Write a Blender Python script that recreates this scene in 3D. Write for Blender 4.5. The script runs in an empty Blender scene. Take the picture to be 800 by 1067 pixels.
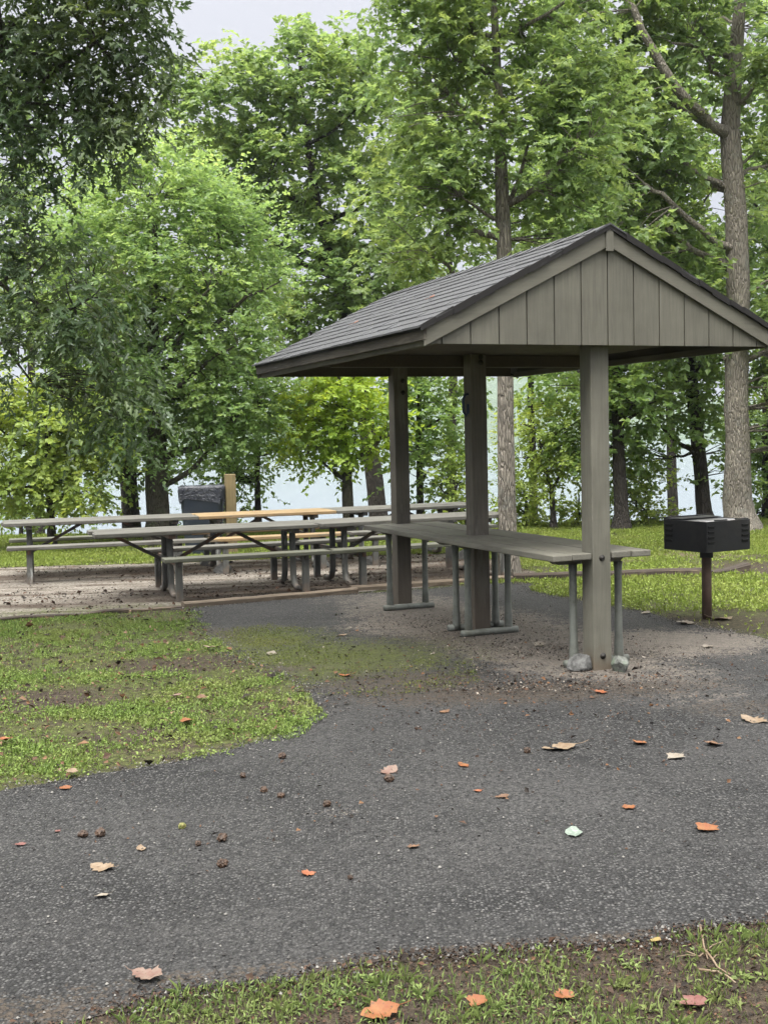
import bpy, bmesh, math, random
import numpy as np
from mathutils import Vector, Matrix

S = bpy.context.scene
COL = S.collection
rnd = random.Random(7)
rs = np.random.RandomState(11)
PI = math.pi

# ------------------------------------------------------------------ survey: how the photographed spot was measured
CAM_F, CAM_P, CAM_R, EYE = 1249.0, .0614, .0226, 1.6
_c, _s = math.cos(CAM_R), math.sin(CAM_R)
_R = np.array([1., 0, 0]); _U = np.array([0, math.sin(CAM_P), math.cos(CAM_P)]); _F = np.array([0, math.cos(CAM_P), -math.sin(CAM_P)])
RR = _c * _R - _s * _U
UU = _s * _R + _c * _U

def ray(px, py):
    return _F + (px - 400) / CAM_F * RR - (py - 533.5) / CAM_F * UU
def at(px, py, z=0.0):
    d = ray(px, py); t = (z - EYE) / d[2]
    return Vector((d[0] * t, d[1] * t, z))
def far(px, py, Y):
    d = ray(px, py); t = Y / d[1]
    return Vector((d[0] * t, Y, EYE + d[2] * t))
def gz(x, y):
    """height of the ground"""
    t = y - 20.6 - .25 * math.sin(x * .5)
    if t <= 0: return 0.0
    return -min(4.6, .02 * t * t if t < 4 else .32 + .17 * (t - 4))

# ------------------------------------------------------------------ object helpers
def tag(o, label, cat, group=None, kind=None):
    if label: o['label'] = label
    if cat: o['category'] = cat
    if group: o['group'] = group
    if kind: o['kind'] = kind
    return o
def thing(name, label, cat, loc=(0, 0, 0), rz=0, group=None):
    o = bpy.data.objects.new(name, None); COL.objects.link(o)
    o.location = loc; o.rotation_euler = (0, 0, rz); o.empty_display_size = .2
    return tag(o, label, cat, group)
def copy_tree(o, parent=None):
    c = o.copy(); COL.objects.link(c); c.parent = parent
    for ch in o.children: copy_tree(ch, c)
    return c

class MB:
    def __init__(self): self.v = []; self.f = []; self.sm = []
    def add(self, vs, fs, smooth=False):
        b = len(self.v); self.v += [tuple(p) for p in vs]
        for f in fs: self.f.append([b + i for i in f]); self.sm.append(smooth)
    def box(self, x0, x1, y0, y1, z0, z1, M=None):
        vs = [Vector((x, y, z)) for z in (z0, z1) for y in (y0, y1) for x in (x0, x1)]
        if M: vs = [M @ p for p in vs]
        self.add(vs, [(0, 2, 3, 1), (4, 5, 7, 6), (0, 1, 5, 4), (2, 6, 7, 3), (0, 4, 6, 2), (1, 3, 7, 5)])
    def beam(self, a, b, w, h, up=(0, 0, 1)):
        """box from a to b, w sideways, h along up"""
        a = Vector(a); b = Vector(b); d = (b - a); L = d.length; d.normalize()
        s = d.cross(Vector(up)).normalized(); u = s.cross(d)
        M = Matrix((( d.x, s.x, u.x, a.x), (d.y, s.y, u.y, a.y), (d.z, s.z, u.z, a.z), (0, 0, 0, 1)))
        self.box(0, L, -w / 2, w / 2, -h / 2, h / 2, M)
    def prism(self, poly, y0, y1):
        """polygon in x,z extruded along y"""
        n = len(poly)
        vs = [(x, y0, z) for x, z in poly] + [(x, y1, z) for x, z in poly]
        fs = [tuple(range(n)), tuple(range(2 * n - 1, n - 1, -1))] + [(i, i + n, (i + 1) % n + n, (i + 1) % n) for i in range(n)]
        self.add(vs, fs)
    def tube(self, pts, rad, n=8, cap=True, smooth=True, flute=0):
        pts = [Vector(p) for p in pts]; k = len(pts)
        if not hasattr(rad, '__len__'): rad = [rad] * k
        d0 = (pts[1] - pts[0]).normalized()
        ref = Vector((1, 0, 0)) if abs(d0.x) < .9 else Vector((0, 1, 0))
        s = d0.cross(ref).normalized()
        vs = []
        for i, p in enumerate(pts):
            d = (pts[min(i + 1, k - 1)] - pts[max(i - 1, 0)]).normalized()
            s = (s - d * s.dot(d)).normalized(); t = d.cross(s)
            for j in range(n):
                a = 2 * PI * j / n
                r = rad[i] * (1 + (flute * math.sin(j * 2.4 + i * .7) if flute else 0))
                vs.append(p + (s * math.cos(a) + t * math.sin(a)) * r)
        fs = [(i * n + j, i * n + (j + 1) % n, (i + 1) * n + (j + 1) % n, (i + 1) * n + j) for i in range(k - 1) for j in range(n)]
        if cap: fs += [tuple(range(n - 1, -1, -1)), tuple(range((k - 1) * n, k * n))]
        self.add(vs, fs, smooth)
    def build(self, name, mat, parent=None, bevel=0, label=None):
        me = bpy.data.meshes.new(name); me.from_pydata(self.v, [], self.f)
        me.polygons.foreach_set('use_smooth', self.sm)
        if not isinstance(mat, (list, tuple)): mat = [mat]
        for m in mat: me.materials.append(m)
        bm = bmesh.new(); bm.from_mesh(me); bmesh.ops.recalc_face_normals(bm, faces=bm.faces); bm.to_mesh(me); bm.free()
        o = bpy.data.objects.new(name, me); COL.objects.link(o); o.parent = parent
        if bevel:
            m = o.modifiers.new('bevel', 'BEVEL'); m.width = bevel; m.segments = 2; m.limit_method = 'ANGLE'
        if label: o['label'] = label
        return o

def np_mesh(name, V, idx, sizes, mat, parent=None, attr=None, smooth=False):
    """big mesh from arrays; idx flat loop vertex indices, sizes per polygon"""
    me = bpy.data.meshes.new(name)
    me.vertices.add(len(V)); me.vertices.foreach_set('co', np.ascontiguousarray(V, np.float32).ravel())
    me.loops.add(len(idx)); me.loops.foreach_set('vertex_index', np.ascontiguousarray(idx, np.int32))
    starts = np.concatenate([[0], np.cumsum(sizes)[:-1]]).astype(np.int32)
    me.polygons.add(len(sizes)); me.polygons.foreach_set('loop_start', starts)
    if attr is not None:
        a = me.attributes.new('rnd', 'FLOAT', 'FACE'); a.data.foreach_set('value', np.ascontiguousarray(attr, np.float32))
    me.update(calc_edges=True); me.validate()
    me.polygons.foreach_set('use_smooth', np.full(len(me.polygons), smooth))
    me.materials.append(mat)
    o = bpy.data.objects.new(name, me); COL.objects.link(o); o.parent = parent
    return o

# ------------------------------------------------------------------ material helpers
class NT:
    def __init__(self, name):
        self.m = bpy.data.materials.new(name); self.m.use_nodes = True
        self.t = self.m.node_tree; self.b = self.t.nodes['Principled BSDF']; self.out = self.t.nodes['Material Output']
        self.tc = None
    def n(self, typ, **kw):
        x = self.t.nodes.new(typ)
        for k, v in kw.items(): setattr(x, k, v)
        return x
    def l(self, a, b): self.t.links.new(a, b)
    def obj(self):
        if not self.tc: self.tc = self.n('ShaderNodeTexCoord')
        return self.tc.outputs['Object']
    def mapped(self, scale=(1, 1, 1), loc=(0, 0, 0), rot=(0, 0, 0), src=None, typ='POINT'):
        m = self.n('ShaderNodeMapping', vector_type=typ)
        m.inputs['Scale'].default_value = scale; m.inputs['Location'].default_value = loc; m.inputs['Rotation'].default_value = rot
        self.l(src or self.obj(), m.inputs['Vector']); return m.outputs[0]
    def noise(self, scale, detail=3, rough=.55, src=None, dist=0):
        x = self.n('ShaderNodeTexNoise'); x.inputs['Scale'].default_value = scale; x.inputs['Detail'].default_value = detail
        x.inputs['Roughness'].default_value = rough; x.inputs['Distortion'].default_value = dist
        self.l(src or self.obj(), x.inputs['Vector']); return x.outputs['Fac']
    def vor(self, scale, src=None, feature='F1', out='Distance', rand=1):
        x = self.n('ShaderNodeTexVoronoi', feature=feature); x.inputs['Scale'].default_value = scale; x.inputs['Randomness'].default_value = rand
        self.l(src or self.obj(), x.inputs['Vector']); return x.outputs[out]
    def ramp(self, fac, stops, interp='LINEAR'):
        r = self.n('ShaderNodeValToRGB'); r.color_ramp.interpolation = interp
        e = r.color_ramp.elements
        while len(e) < len(stops): e.new(.5)
        for i, (p, c) in enumerate(stops):
            e[i].position = p; e[i].color = (c, c, c, 1) if not hasattr(c, '__len__') else (*c, 1)
        self.l(fac, r.inputs[0]); return r.outputs[0]
    def mix(self, fac, a, b, typ='MIX'):
        x = self.n('ShaderNodeMix', data_type='RGBA', blend_type=typ)
        for v, i in ((fac, 0), (a, 6), (b, 7)):
            if isinstance(v, (int, float)): x.inputs[i].default_value = v if i == 0 else (v, v, v, 1)
            elif isinstance(v, tuple): x.inputs[i].default_value = (*v, 1)
            else: self.l(v, x.inputs[i])
        return x.outputs[2]
    def math(self, op, a, b=0.0, c=None):
        x = self.n('ShaderNodeMath', operation=op)
        for i, v in enumerate((a, b, c)):
            if v is None: continue
            if isinstance(v, (int, float)): x.inputs[i].default_value = v
            else: self.l(v, x.inputs[i])
        return x.outputs[0]
    def bump(self, h, strength=.3, dist=.01, prev=None):
        b = self.n('ShaderNodeBump'); b.inputs['Strength'].default_value = strength; b.inputs['Distance'].default_value = dist
        self.l(h, b.inputs['Height'])
        if prev: self.l(prev, b.inputs['Normal'])
        return b.outputs[0]
    def attr(self, name='rnd'):
        x = self.n('ShaderNodeAttribute', attribute_name=name); return x.outputs['Fac']
    def fin(self, color=None, rough=.7, normal=None, metal=0, spec=.4):
        if color is not None:
            if isinstance(color, tuple): self.b.inputs['Base Color'].default_value = (*color, 1)
            else: self.l(color, self.b.inputs['Base Color'])
        if isinstance(rough, (int, float)): self.b.inputs['Roughness'].default_value = rough
        else: self.l(rough, self.b.inputs['Roughness'])
        if normal is not None: self.l(normal, self.b.inputs['Normal'])
        self.b.inputs['Metallic'].default_value = metal
        self.b.inputs['Specular IOR Level'].default_value = spec
        return self.m
    def patch(self, c, rx, ry, rot=0, soft=.5, wob=None):
        """1 inside an ellipse-shaped stain of the ground, ragged edge, 0 outside"""
        v = self.mapped(scale=(rx, ry, 1), loc=(c[0], c[1], 0), rot=(0, 0, rot), typ='TEXTURE')
        l = self.n('ShaderNodeVectorMath', operation='LENGTH'); self.l(v, l.inputs[0])
        d = self.math('ADD', l.outputs['Value'], self.math('MULTIPLY', self.math('SUBTRACT', wob, .5), 1.3)) if wob else l.outputs['Value']
        m = self.n('ShaderNodeMapRange', clamp=True); self.l(d, m.inputs[0])
        m.inputs[1].default_value = 1 + soft / 2; m.inputs[2].default_value = 1 - soft / 2
        return m.outputs[0]

def wood(name, col, axis='Y', grain=.5, stain=.35, worn=None, rough=.75, dirt=None, dirt_h=.25):
    n = NT(name)
    sc = {'X': (1.2, 22, 22), 'Y': (22, 1.2, 22), 'Z': (22, 22, 1.2)}[axis]
    m = n.mapped(scale=sc)
    g = n.noise(2.2, 6, .65, m, .4)
    big = n.noise(2.3, 4, .6)
    fine = n.noise(60, 2)
    c0 = tuple(x * (1 - stain) for x in col); c1 = tuple(min(1, x * (1 + stain * .55)) for x in col)
    c = n.mix(n.ramp(big, [(.3, 0), (.7, 1)]), c0, c1)
    c = n.mix(n.ramp(g, [(.35, grain), (.6, 0)]), c, tuple(x * .45 for x in col))
    if worn:
        w = n.ramp(n.noise(5, 6, .7, n.mapped(scale={'X': (.25, 1.3, 1.3), 'Y': (1.3, .25, 1.3), 'Z': (1.3, 1.3, .25)}[axis])), [(.56, 0), (.63, 1)])
        c = n.mix(w, c, worn)
    if dirt:
        sep = n.n('ShaderNodeSeparateXYZ'); n.l(n.obj(), sep.inputs[0])
        h = n.math('ADD', sep.outputs['Z'], n.math('MULTIPLY', n.math('SUBTRACT', n.noise(9, 4), .5), .35))
        mr = n.n('ShaderNodeMapRange'); n.l(h, mr.inputs[0]); mr.inputs[1].default_value = dirt_h; mr.inputs[2].default_value = 0
        c = n.mix(n.math('MULTIPLY', mr.outputs[0], .75), c, dirt)
    nn = n.bump(g, .35, .004); nn = n.bump(fine, .12, .002, nn)
    return n.fin(c, rough, nn)

# ------------------------------------------------------------------ materials
PAINT = (.122, .117, .093)
M = {}
M['paint_x'] = wood('painted wood x', PAINT, 'X', .25, .16, None, .62)
M['paint_y'] = wood('painted wood y', PAINT, 'Y', .25, .18, None, .62)
M['paint_post'] = wood('painted post', (.135, .13, .104), 'Z', .4, .28, None, .6, dirt=(.11, .085, .06), dirt_h=.16)
M['post_brown'] = wood('weathered post', (.115, .102, .083), 'Z', .5, .3, (.135, .126, .105), .75, dirt=(.095, .075, .055), dirt_h=.6)
M['fascia'] = wood('weathered fascia', (.066, .056, .044), 'Y', .75, .45, (.1, .09, .072), .8)
M['fascia_low'] = wood('lower fascia', (.1, .092, .074), 'Y', .45, .3, (.12, .112, .09), .75)
M['siding'] = wood('grooved siding', (.117, .112, .089), 'Z', .4, .26, None, .6)
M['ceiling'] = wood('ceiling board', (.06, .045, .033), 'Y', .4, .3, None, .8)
M['counter'] = wood('counter plank', (.145, .139, .114), 'Y', .5, .22, (.09, .082, .067), .65)
M['plank'] = wood('grey picnic plank', (.118, .114, .099), 'X', .6, .3, (.065, .058, .047), .75)
M['plank_mossy'] = wood('mossy grey plank', (.105, .107, .08), 'X', .6, .3, (.068, .07, .04), .75)
M['plank_new'] = wood('fresh pine plank', (.26, .18, .092), 'X', .45, .25, (.16, .132, .092), .6)
M['leg_wood'] = wood('peeling grey leg', (.105, .106, .097), 'Z', .6, .35, (.3, .31, .295), .7, dirt=(.16, .12, .09), dirt_h=.12)
M['timber'] = wood('landscape timber', (.16, .125, .09), 'X', .6, .35, (.08, .06, .04), .85)
M['timber_dark'] = wood('dark rotten timber', (.055, .042, .032), 'X', .7, .4, (.11, .085, .06), .9)
M['pine_post'] = wood('yellow treated post', (.2, .155, .075), 'Z', .5, .35, (.12, .095, .055), .7)

def metal(name, col, rough, met, wear=None, bump=.1):
    n = NT(name)
    g = n.noise(9, 5, .6); c = n.mix(n.ramp(g, [(.3, 0), (.7, 1)]), tuple(x * .75 for x in col), tuple(min(1, x * 1.2) for x in col))
    if wear: c = n.mix(n.ramp(n.noise(4, 6, .7), [(.5, 0), (.62, 1)]), c, wear)
    return n.fin(c, rough, n.bump(n.noise(90, 3), bump, .002), met)
M['galv'] = metal('galvanised pipe', (.15, .16, .142), .55, .25, (.095, .1, .082))
M['brace'] = metal('dark steel brace', (.06, .055, .05), .6, .3, (.13, .07, .045))
M['grill'] = metal('black grill steel', (.011, .0115, .0135), .5, .2, (.02, .019, .019), .25)
M['grate'] = metal('bare grate steel', (.16, .16, .165), .45, .6, (.09, .085, .08))
M['rust'] = metal('rusted pipe', (.085, .054, .04), .75, .1, (.055, .042, .035), .3)
M['bolt'] = metal('dull bolt', (.03, .028, .025), .6, .4)
M['hook'] = metal('dark blue hook', (.04, .06, .11), .4, .2)
M['slot'] = NT('dark slot').fin((.006, .006, .006), .9)

def m_concrete():
    n = NT('rough concrete lump'); g = n.noise(14, 5, .65)
    c = n.ramp(g, [(.3, (.1, .1, .095)), (.55, (.19, .19, .18)), (.72, (.34, .34, .32))])
    return n.fin(c, .9, n.bump(g, .5, .02))
M['concrete'] = m_concrete()
def m_rock(name, a, b, moss=None):
    n = NT(name); g = n.noise(22, 6, .65); c = n.mix(n.ramp(g, [(.38, 0), (.62, 1)]), tuple(x * .4 for x in a), tuple(x * .42 for x in b))
    if moss: c = n.mix(n.ramp(n.noise(9, 3), [(.5, 0), (.6, 1)]), c, tuple(x * .45 for x in moss))
    return n.fin(c, .9, n.bump(n.noise(30, 6), .6, .015))
M['rock'] = m_rock('grey rock', (.1, .1, .095), (.3, .3, .29))
M['rock_moss'] = m_rock('lichen rock', (.13, .135, .12), (.36, .38, .34), (.22, .27, .2))

def m_bin():
    n = NT('navy bin plastic'); return n.fin(n.mix(n.noise(6, 4), (.022, .03, .045), (.05, .06, .08)), .45)
M['bin'] = m_bin()
def m_bag():
    n = NT('black bag film'); g = n.noise(14, 5, .6, dist=1.2)
    return n.fin(n.mix(n.ramp(g, [(.45, 0), (.65, 1)]), (.018, .021, .03), (.075, .08, .095)), .3, n.bump(g, .9, .03), 0, .6)
M['bag'] = m_bag()

def m_shingle(shades):
    n = NT('asphalt shingle')
    br = n.n('ShaderNodeTexBrick'); br.offset = .5; br.inputs['Scale'].default_value = 1; br.inputs['Mortar Size'].default_value = .003
    br.inputs['Brick Width'].default_value = .3; br.inputs['Row Height'].default_value = .128
    br.inputs['Color1'].default_value = (.032, .034, .04, 1); br.inputs['Color2'].default_value = (.047, .05, .058, 1); br.inputs['Mortar'].default_value = (.012, .012, .012, 1)
    sep = n.n('ShaderNodeSeparateXYZ'); n.l(n.obj(), sep.inputs[0])
    cb = n.n('ShaderNodeCombineXYZ'); n.l(sep.outputs['Y'], cb.inputs[0])
    n.l(n.math('MULTIPLY', n.math('ABSOLUTE', sep.outputs['X']), 1.105), cb.inputs[1]); n.l(cb.outputs[0], br.inputs['Vector'])
    gr = n.vor(420, out='Color'); bw = n.n('ShaderNodeRGBToBW'); n.l(gr, bw.inputs[0])
    c = n.mix(.55, br.outputs['Color'], n.ramp(bw.outputs[0], [(.2, .022), (.6, .055), (.85, .14)]))
    c = n.mix(n.ramp(n.noise(1.7, 5, .6), [(.35, 0), (.7, .5)]), c, (.058, .06, .066))
    return n.fin(c, .8, n.bump(n.vor(420), .4, .003))
M['shingle'] = m_shingle(0)
M['shingle_edge'] = NT('shingle edge').fin((.012, .011, .011), .9)

def m_bark(name, dark, light, scale=1.0, lichen=None):
    n = NT(name)
    m = n.mapped(scale=(1, 1, .16))
    ds = n.n('ShaderNodeVectorMath', operation='MULTIPLY_ADD'); nz = n.n('ShaderNodeTexNoise'); nz.inputs['Scale'].default_value = 14; nz.inputs['Detail'].default_value = 3; n.l(m, nz.inputs['Vector'])
    n.l(nz.outputs['Color'], ds.inputs[0]); ds.inputs[1].default_value = (.07, .07, .07); n.l(m, ds.inputs[2])
    v = n.vor(38 / scale, ds.outputs[0], 'DISTANCE_TO_EDGE'); g = n.noise(60 / scale, 6, .7, m)
    h = n.math('ADD', n.ramp(v, [(0, 0), (.22, 1)]), n.math('MULTIPLY', g, .6))
    c = n.mix(n.ramp(h, [(.25, 0), (.95, 1)]), dark, light)
    c = n.mix(n.ramp(n.noise(1.6, 4), [(.4, 0), (.65, .5)]), c, tuple(x * 1.25 for x in light))
    if lichen: c = n.mix(n.ramp(n.noise(6, 5, .7), [(.54, 0), (.64, .7)]), c, lichen)
    return n.fin(c, .9, n.bump(h, .8, .03))
M['bark_oak'] = m_bark('pale oak bark', (.075, .065, .053), (.24, .215, .178), 1.0, (.2, .2, .17))
M['bark_dark'] = m_bark('dark bark', (.015, .013, .011), (.055, .047, .04), 1.0)
M['bark_maple'] = m_bark('grey maple bark', (.03, .026, .021), (.095, .085, .066), .8, (.085, .1, .06))

def m_leaf(name, a, b, yellow=None, trans=.4, gloss=.45, spec=.35):
    n = NT(name)
    r = n.attr()
    c = n.mix(r, a, b)
    if yellow: c = n.mix(n.math('MULTIPLY', n.ramp(n.noise(.9, 3), [(.42, 0), (.68, 1)]), n.ramp(r, [(.3, .2), (1, .9)])), c, yellow)
    n.fin(c, gloss, None, 0, spec)
    tr = n.n('ShaderNodeBsdfTranslucent')
    hs = n.n('ShaderNodeHueSaturation'); hs.inputs['Hue'].default_value = .475; hs.inputs['Saturation'].default_value = 1.1; hs.inputs['Value'].default_value = 1.75
    n.l(c, hs.inputs['Color']); n.l(hs.outputs[0], tr.inputs['Color'])
    ms = n.n('ShaderNodeMixShader'); ms.inputs[0].default_value = trans
    n.l(n.b.outputs[0], ms.inputs[1]); n.l(tr.outputs[0], ms.inputs[2]); n.l(ms.outputs[0], n.out.inputs['Surface'])
    return n.m
M['leaf_oak'] = m_leaf('oak leaf', (0.083, 0.149, 0.052), (0.202, 0.298, 0.103), (0.240, 0.303, 0.089), .54, .38, .5)
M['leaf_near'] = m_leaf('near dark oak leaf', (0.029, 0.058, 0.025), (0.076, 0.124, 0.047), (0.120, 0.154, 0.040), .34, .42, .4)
M['leaf_maple'] = m_leaf('maple leaf', (0.114, 0.201, 0.070), (0.223, 0.330, 0.118), (0.246, 0.324, 0.095), .54, .38, .5)
M['leaf_mid'] = m_leaf('mid green leaf', (0.093, 0.170, 0.053), (0.202, 0.303, 0.095), (0.235, 0.303, 0.084), .54, .38, .5)
M['leaf_lime'] = m_leaf('yellow green leaf', (0.197, 0.309, 0.056), (0.327, 0.453, 0.089), (0.393, 0.442, 0.067), .45)
M['leaf_light'] = m_leaf('light green leaf', (0.164, 0.247, 0.062), (0.295, 0.381, 0.095), (0.349, 0.391, 0.078), .42)

def m_grass(name, a, b, dry):
    n = NT(name); r = n.attr()
    c = n.mix(r, a, b); c = n.mix(n.ramp(n.noise(1.3, 4, .6), [(.45, 0), (.7, .7)]), c, dry)
    n.fin(c, .55, None, 0, .3)
    tr = n.n('ShaderNodeBsdfTranslucent'); n.l(c, tr.inputs['Color'])
    ms = n.n('ShaderNodeMixShader'); ms.inputs[0].default_value = .3
    n.l(n.b.outputs[0], ms.inputs[1]); n.l(tr.outputs[0], ms.inputs[2]); n.l(ms.outputs[0], n.out.inputs['Surface'])
    return n.m
M['grass'] = m_grass('clover grass', (.075, .125, .024), (.215, .3, .07), (.22, .24, .075))
M['grass_far'] = m_grass('lawn grass', (.13, .185, .028), (.25, .32, .06), (.27, .3, .075))
M['weed'] = m_grass('verge weeds', (.065, .105, .03), (.215, .28, .085), (.18, .18, .065))

def m_litter():
    n = NT('dry litter'); r = n.attr()
    return n.fin(n.ramp(r, [(0, (.01, .007, .005)), (.35, (.028, .017, .011)), (.65, (.07, .036, .02)), (.85, (.13, .065, .03)), (1, (.18, .13, .08))]), .85)
M['litter'] = m_litter()
def m_chips():
    n = NT('stone chips'); r = n.attr()
    return n.fin(n.ramp(r, [(0, (.012, .012, .012)), (.5, (.045, .042, .04)), (.8, (.1, .095, .09)), (1, (.24, .23, .21))]), .8)
M['chips'] = m_chips()

def fleaf(name, c0, c1, spots=(.05, .025, .012)):
    n = NT(name); g = n.noise(28, 5, .6)
    c = n.mix(n.ramp(g, [(.35, 0), (.65, 1)]), c0, c1)
    c = n.mix(n.ramp(n.noise(75, 3), [(.6, 0), (.7, .8)]), c, spots)
    return n.fin(c, .6, n.bump(g, .4, .004))
M['f_orange'] = fleaf('orange leaf', (0.140, 0.039, 0.010), (0.174, 0.073, 0.022))
M['f_rust'] = fleaf('rust leaf', (0.156, 0.045, 0.018), (0.252, 0.090, 0.036))
M['f_tan'] = fleaf('tan leaf', (0.133, 0.088, 0.051), (0.190, 0.145, 0.098))
M['f_pink'] = fleaf('pinkish leaf', (0.114, 0.059, 0.045), (0.147, 0.104, 0.080))
M['f_pale'] = fleaf('pale leaf', (0.158, 0.132, 0.100), (0.190, 0.169, 0.138))
M['f_green'] = fleaf('pale green leaf', (0.108, 0.140, 0.113), (0.149, 0.178, 0.151), (.3, .4, .3))
M['f_yellow'] = fleaf('yellow leaf', (0.172, 0.120, 0.029), (0.200, 0.143, 0.057))
M['f_brown'] = fleaf('brown leaf', (0.072, 0.039, 0.021), (0.144, 0.078, 0.042))
M['f_red'] = fleaf('dull red leaf', (0.111, 0.037, 0.031), (0.138, 0.067, 0.055))
M['husk'] = fleaf('nut husk', (0.018, 0.011, 0.007), (0.075, 0.042, 0.024))
M['husk_green'] = fleaf('greenish husk', (0.072, 0.084, 0.018), (0.240, 0.216, 0.072))

# ------------------------------------------------------------------ ground
def m_ground():
    n = NT('grass and soil')
    a = n.noise(1.1, 5, .62); b = n.noise(24, 4, .6); d = n.noise(7, 5, .65)
    f2 = n.noise(130, 4, .75)
    soil = n.mix(n.ramp(n.math('ADD', n.math('MULTIPLY', b, .5), n.math('MULTIPLY', f2, .5)), [(.38, 0), (.62, 1)]), (.012, .009, .007), (.078, .058, .043))
    turf = n.mix(n.ramp(n.math('ADD', n.math('MULTIPLY', f2, .6), n.math('MULTIPLY', b, .4)), [(.4, 0), (.6, 1)]), (.016, .018, .008), (.1, .115, .032))
    k = n.ramp(n.math('ADD', n.math('MULTIPLY', a, .55), n.math('MULTIPLY', d, .45)), [(.4, 0), (.52, 1)])
    # worn bare ground on the near island, on the verge in front and by the grill
    w1 = n.patch(at(30, 730), .55, .35, .3, .7, d); w2 = n.patch(at(195, 690), .62, .3, .1, .7, d)
    w3 = n.patch(at(760, 650), .8, .5, 0, .8, d); w4 = n.patch(at(775, 592), .9, .7, 0, .8, d)
    w5 = n.patch((.2, 2.3), 4.5, 2.2, 0, .5, d)
    for w, s in ((w1, .9), (w2, .9), (w3, .75), (w4, .85), (w5, .93)):
        k = n.math('MULTIPLY', k, n.math('SUBTRACT', 1, n.math('MULTIPLY', w, s)))
    w6 = n.patch(at(620, 582), 3.0, .5, .2, .8, d)
    c = n.mix(k, soil, turf)
    c = n.mix(n.math('MULTIPLY', w6, .55), c, (.16, .13, .08))
    nn = n.bump(n.noise(45, 5, .7), .8, .03); 
    return n.fin(c, .9, nn, 0, .2)
def grid(name, xs, ys, zf, mat):
    mb = MB(); nx = len(xs)
    vs = [(x, y, zf(x, y)) for y in ys for x in xs]
    fs = [(j * nx + i, j * nx + i + 1, (j + 1) * nx + i + 1, (j + 1) * nx + i) for j in range(len(ys) - 1) for i in range(nx - 1)]
    mb.add(vs, fs, True)
    return mb.build(name, mat)
xs = [-900, -400, -150, -70, -45] + [-30 + i * 1.5 for i in range(41)] + [45, 70, 150, 400, 900]
ys = [-200, -60, -20, -8] + [-4 + i * 2 for i in range(10)] + [17 + i for i in range(34)] + [60, 90, 150, 300, 600, 1100]
g = grid('ground', xs, ys, gz, m_ground()); tag(g, 'patchy grass and bare soil around the shelter running down to the lake', 'ground', kind='structure')

def m_water():
    n = NT('lake water')
    w = n.noise(.9, 4, .6, n.mapped(scale=(.35, 1, 1)))
    return n.fin((.13, .165, .19), .14, n.bump(w, .25, .08), 0, .5)
wb = MB(); wb.add([(-900, 30, -3.6), (900, 30, -3.6), (900, 1000, -3.6), (-900, 1000, -3.6)], [(0, 1, 2, 3)])
tag(wb.build('lake', m_water()), 'pale still lake water beyond the trees', 'lake', kind='structure')

def m_hill():
    n = NT('wooded hill'); g = n.noise(.05, 5, .65); return n.fin(n.mix(g, (.035, .065, .035), (.08, .12, .06)), .95, n.bump(g, 1, 6))
hx = [-900 + 30 * i for i in range(61)]
def hz(x, y):
    t = (y - 760) / 220
    h = 34 + 9 * math.sin(x * .0085 + 1) + 6 * math.sin(x * .021) + 3 * math.sin(x * .06 + y * .03)
    return -4.5 + h * math.sin(min(1, max(0, t)) * PI)
tag(grid('far_hills', hx, [760 + 20 * i for i in range(12)], hz, m_hill()), 'low wooded hills across the lake, faded by haze', 'hills', kind='structure')

# ---- asphalt path
def outline(pts, step=.09, amp=.035, seed=1, close=True):
    r = random.Random(seed); out = []; n = len(pts); P = []
    # Catmull-Rom through the surveyed points
    for i in range(n):
        p0, p1, p2, p3 = (Vector(pts[(i + k - 1) % n][:2]) for k in range(4))
        L = (p2 - p1).length
        if L > 4: k = max(1, int(L / .6)); lin = True
        else: k = max(1, int(L / step)); lin = False
        for j in range(k):
            t = j / k
            q = p1.lerp(p2, t) if lin else .5 * ((2 * p1) + (p2 - p0) * t + (2 * p0 - 5 * p1 + 4 * p2 - p3) * t * t + (3 * p1 - p0 - 3 * p2 + p3) * t ** 3)
            P.append(q)
    w = 0; m = len(P)
    for i, q in enumerate(P):
        w = w * .6 + r.uniform(-1, 1) * amp
        tn = (P[(i + 1) % m] - P[i - 1]); nrm = Vector((-tn.y, tn.x)).normalized() if tn.length > 1e-6 else Vector((0, 0))
        out.append(q + nrm * w)
    return out
def sheet(name, pts, z, mat):
    bm = bmesh.new(); vs = [bm.verts.new((p.x, p.y, z)) for p in pts]
    es = [bm.edges.new((vs[i], vs[(i + 1) % len(vs)])) for i in range(len(vs))]
    bmesh.ops.triangle_fill(bm, use_beauty=True, edges=es)
    for f in bm.faces:
        if f.normal.z < 0: f.normal_flip()
    me = bpy.data.meshes.new(name); bm.to_mesh(me); bm.free(); me.materials.append(mat)
    o = bpy.data.objects.new(name, me); COL.objects.link(o); return o
VERGE = [(-500, 1150), (60, 1064), (180, 1042), (300, 1021), (420, 1003), (540, 991), (680, 977), (800, 963), (1100, 935)]
RIGHT = [(1100, 760), (800, 669), (740, 656), (690, 643), (640, 633), (600, 626), (560, 617), (535, 608)]
TIMB = [(372, 619), (207, 633)]
ISLE = [(204, 640), (213, 655), (228, 670), (258, 690), (300, 707), (322, 721), (331, 737), (322, 752), (290, 768), (240, 782), (160, 796), (80, 810), (0, 823), (-200, 855), (-500, 905)]
ppx = VERGE + RIGHT + TIMB + ISLE
PATH = outline([at(*p) for p in ppx], seed=4)

UNDER = Matrix.Translation((1.4545, 8.0217, 0)) @ Matrix.Rotation(.381, 4, 'Z')   # the shelter's own axes
def sh(u, v, z=0): return UNDER @ Vector((u, v, z))

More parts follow.
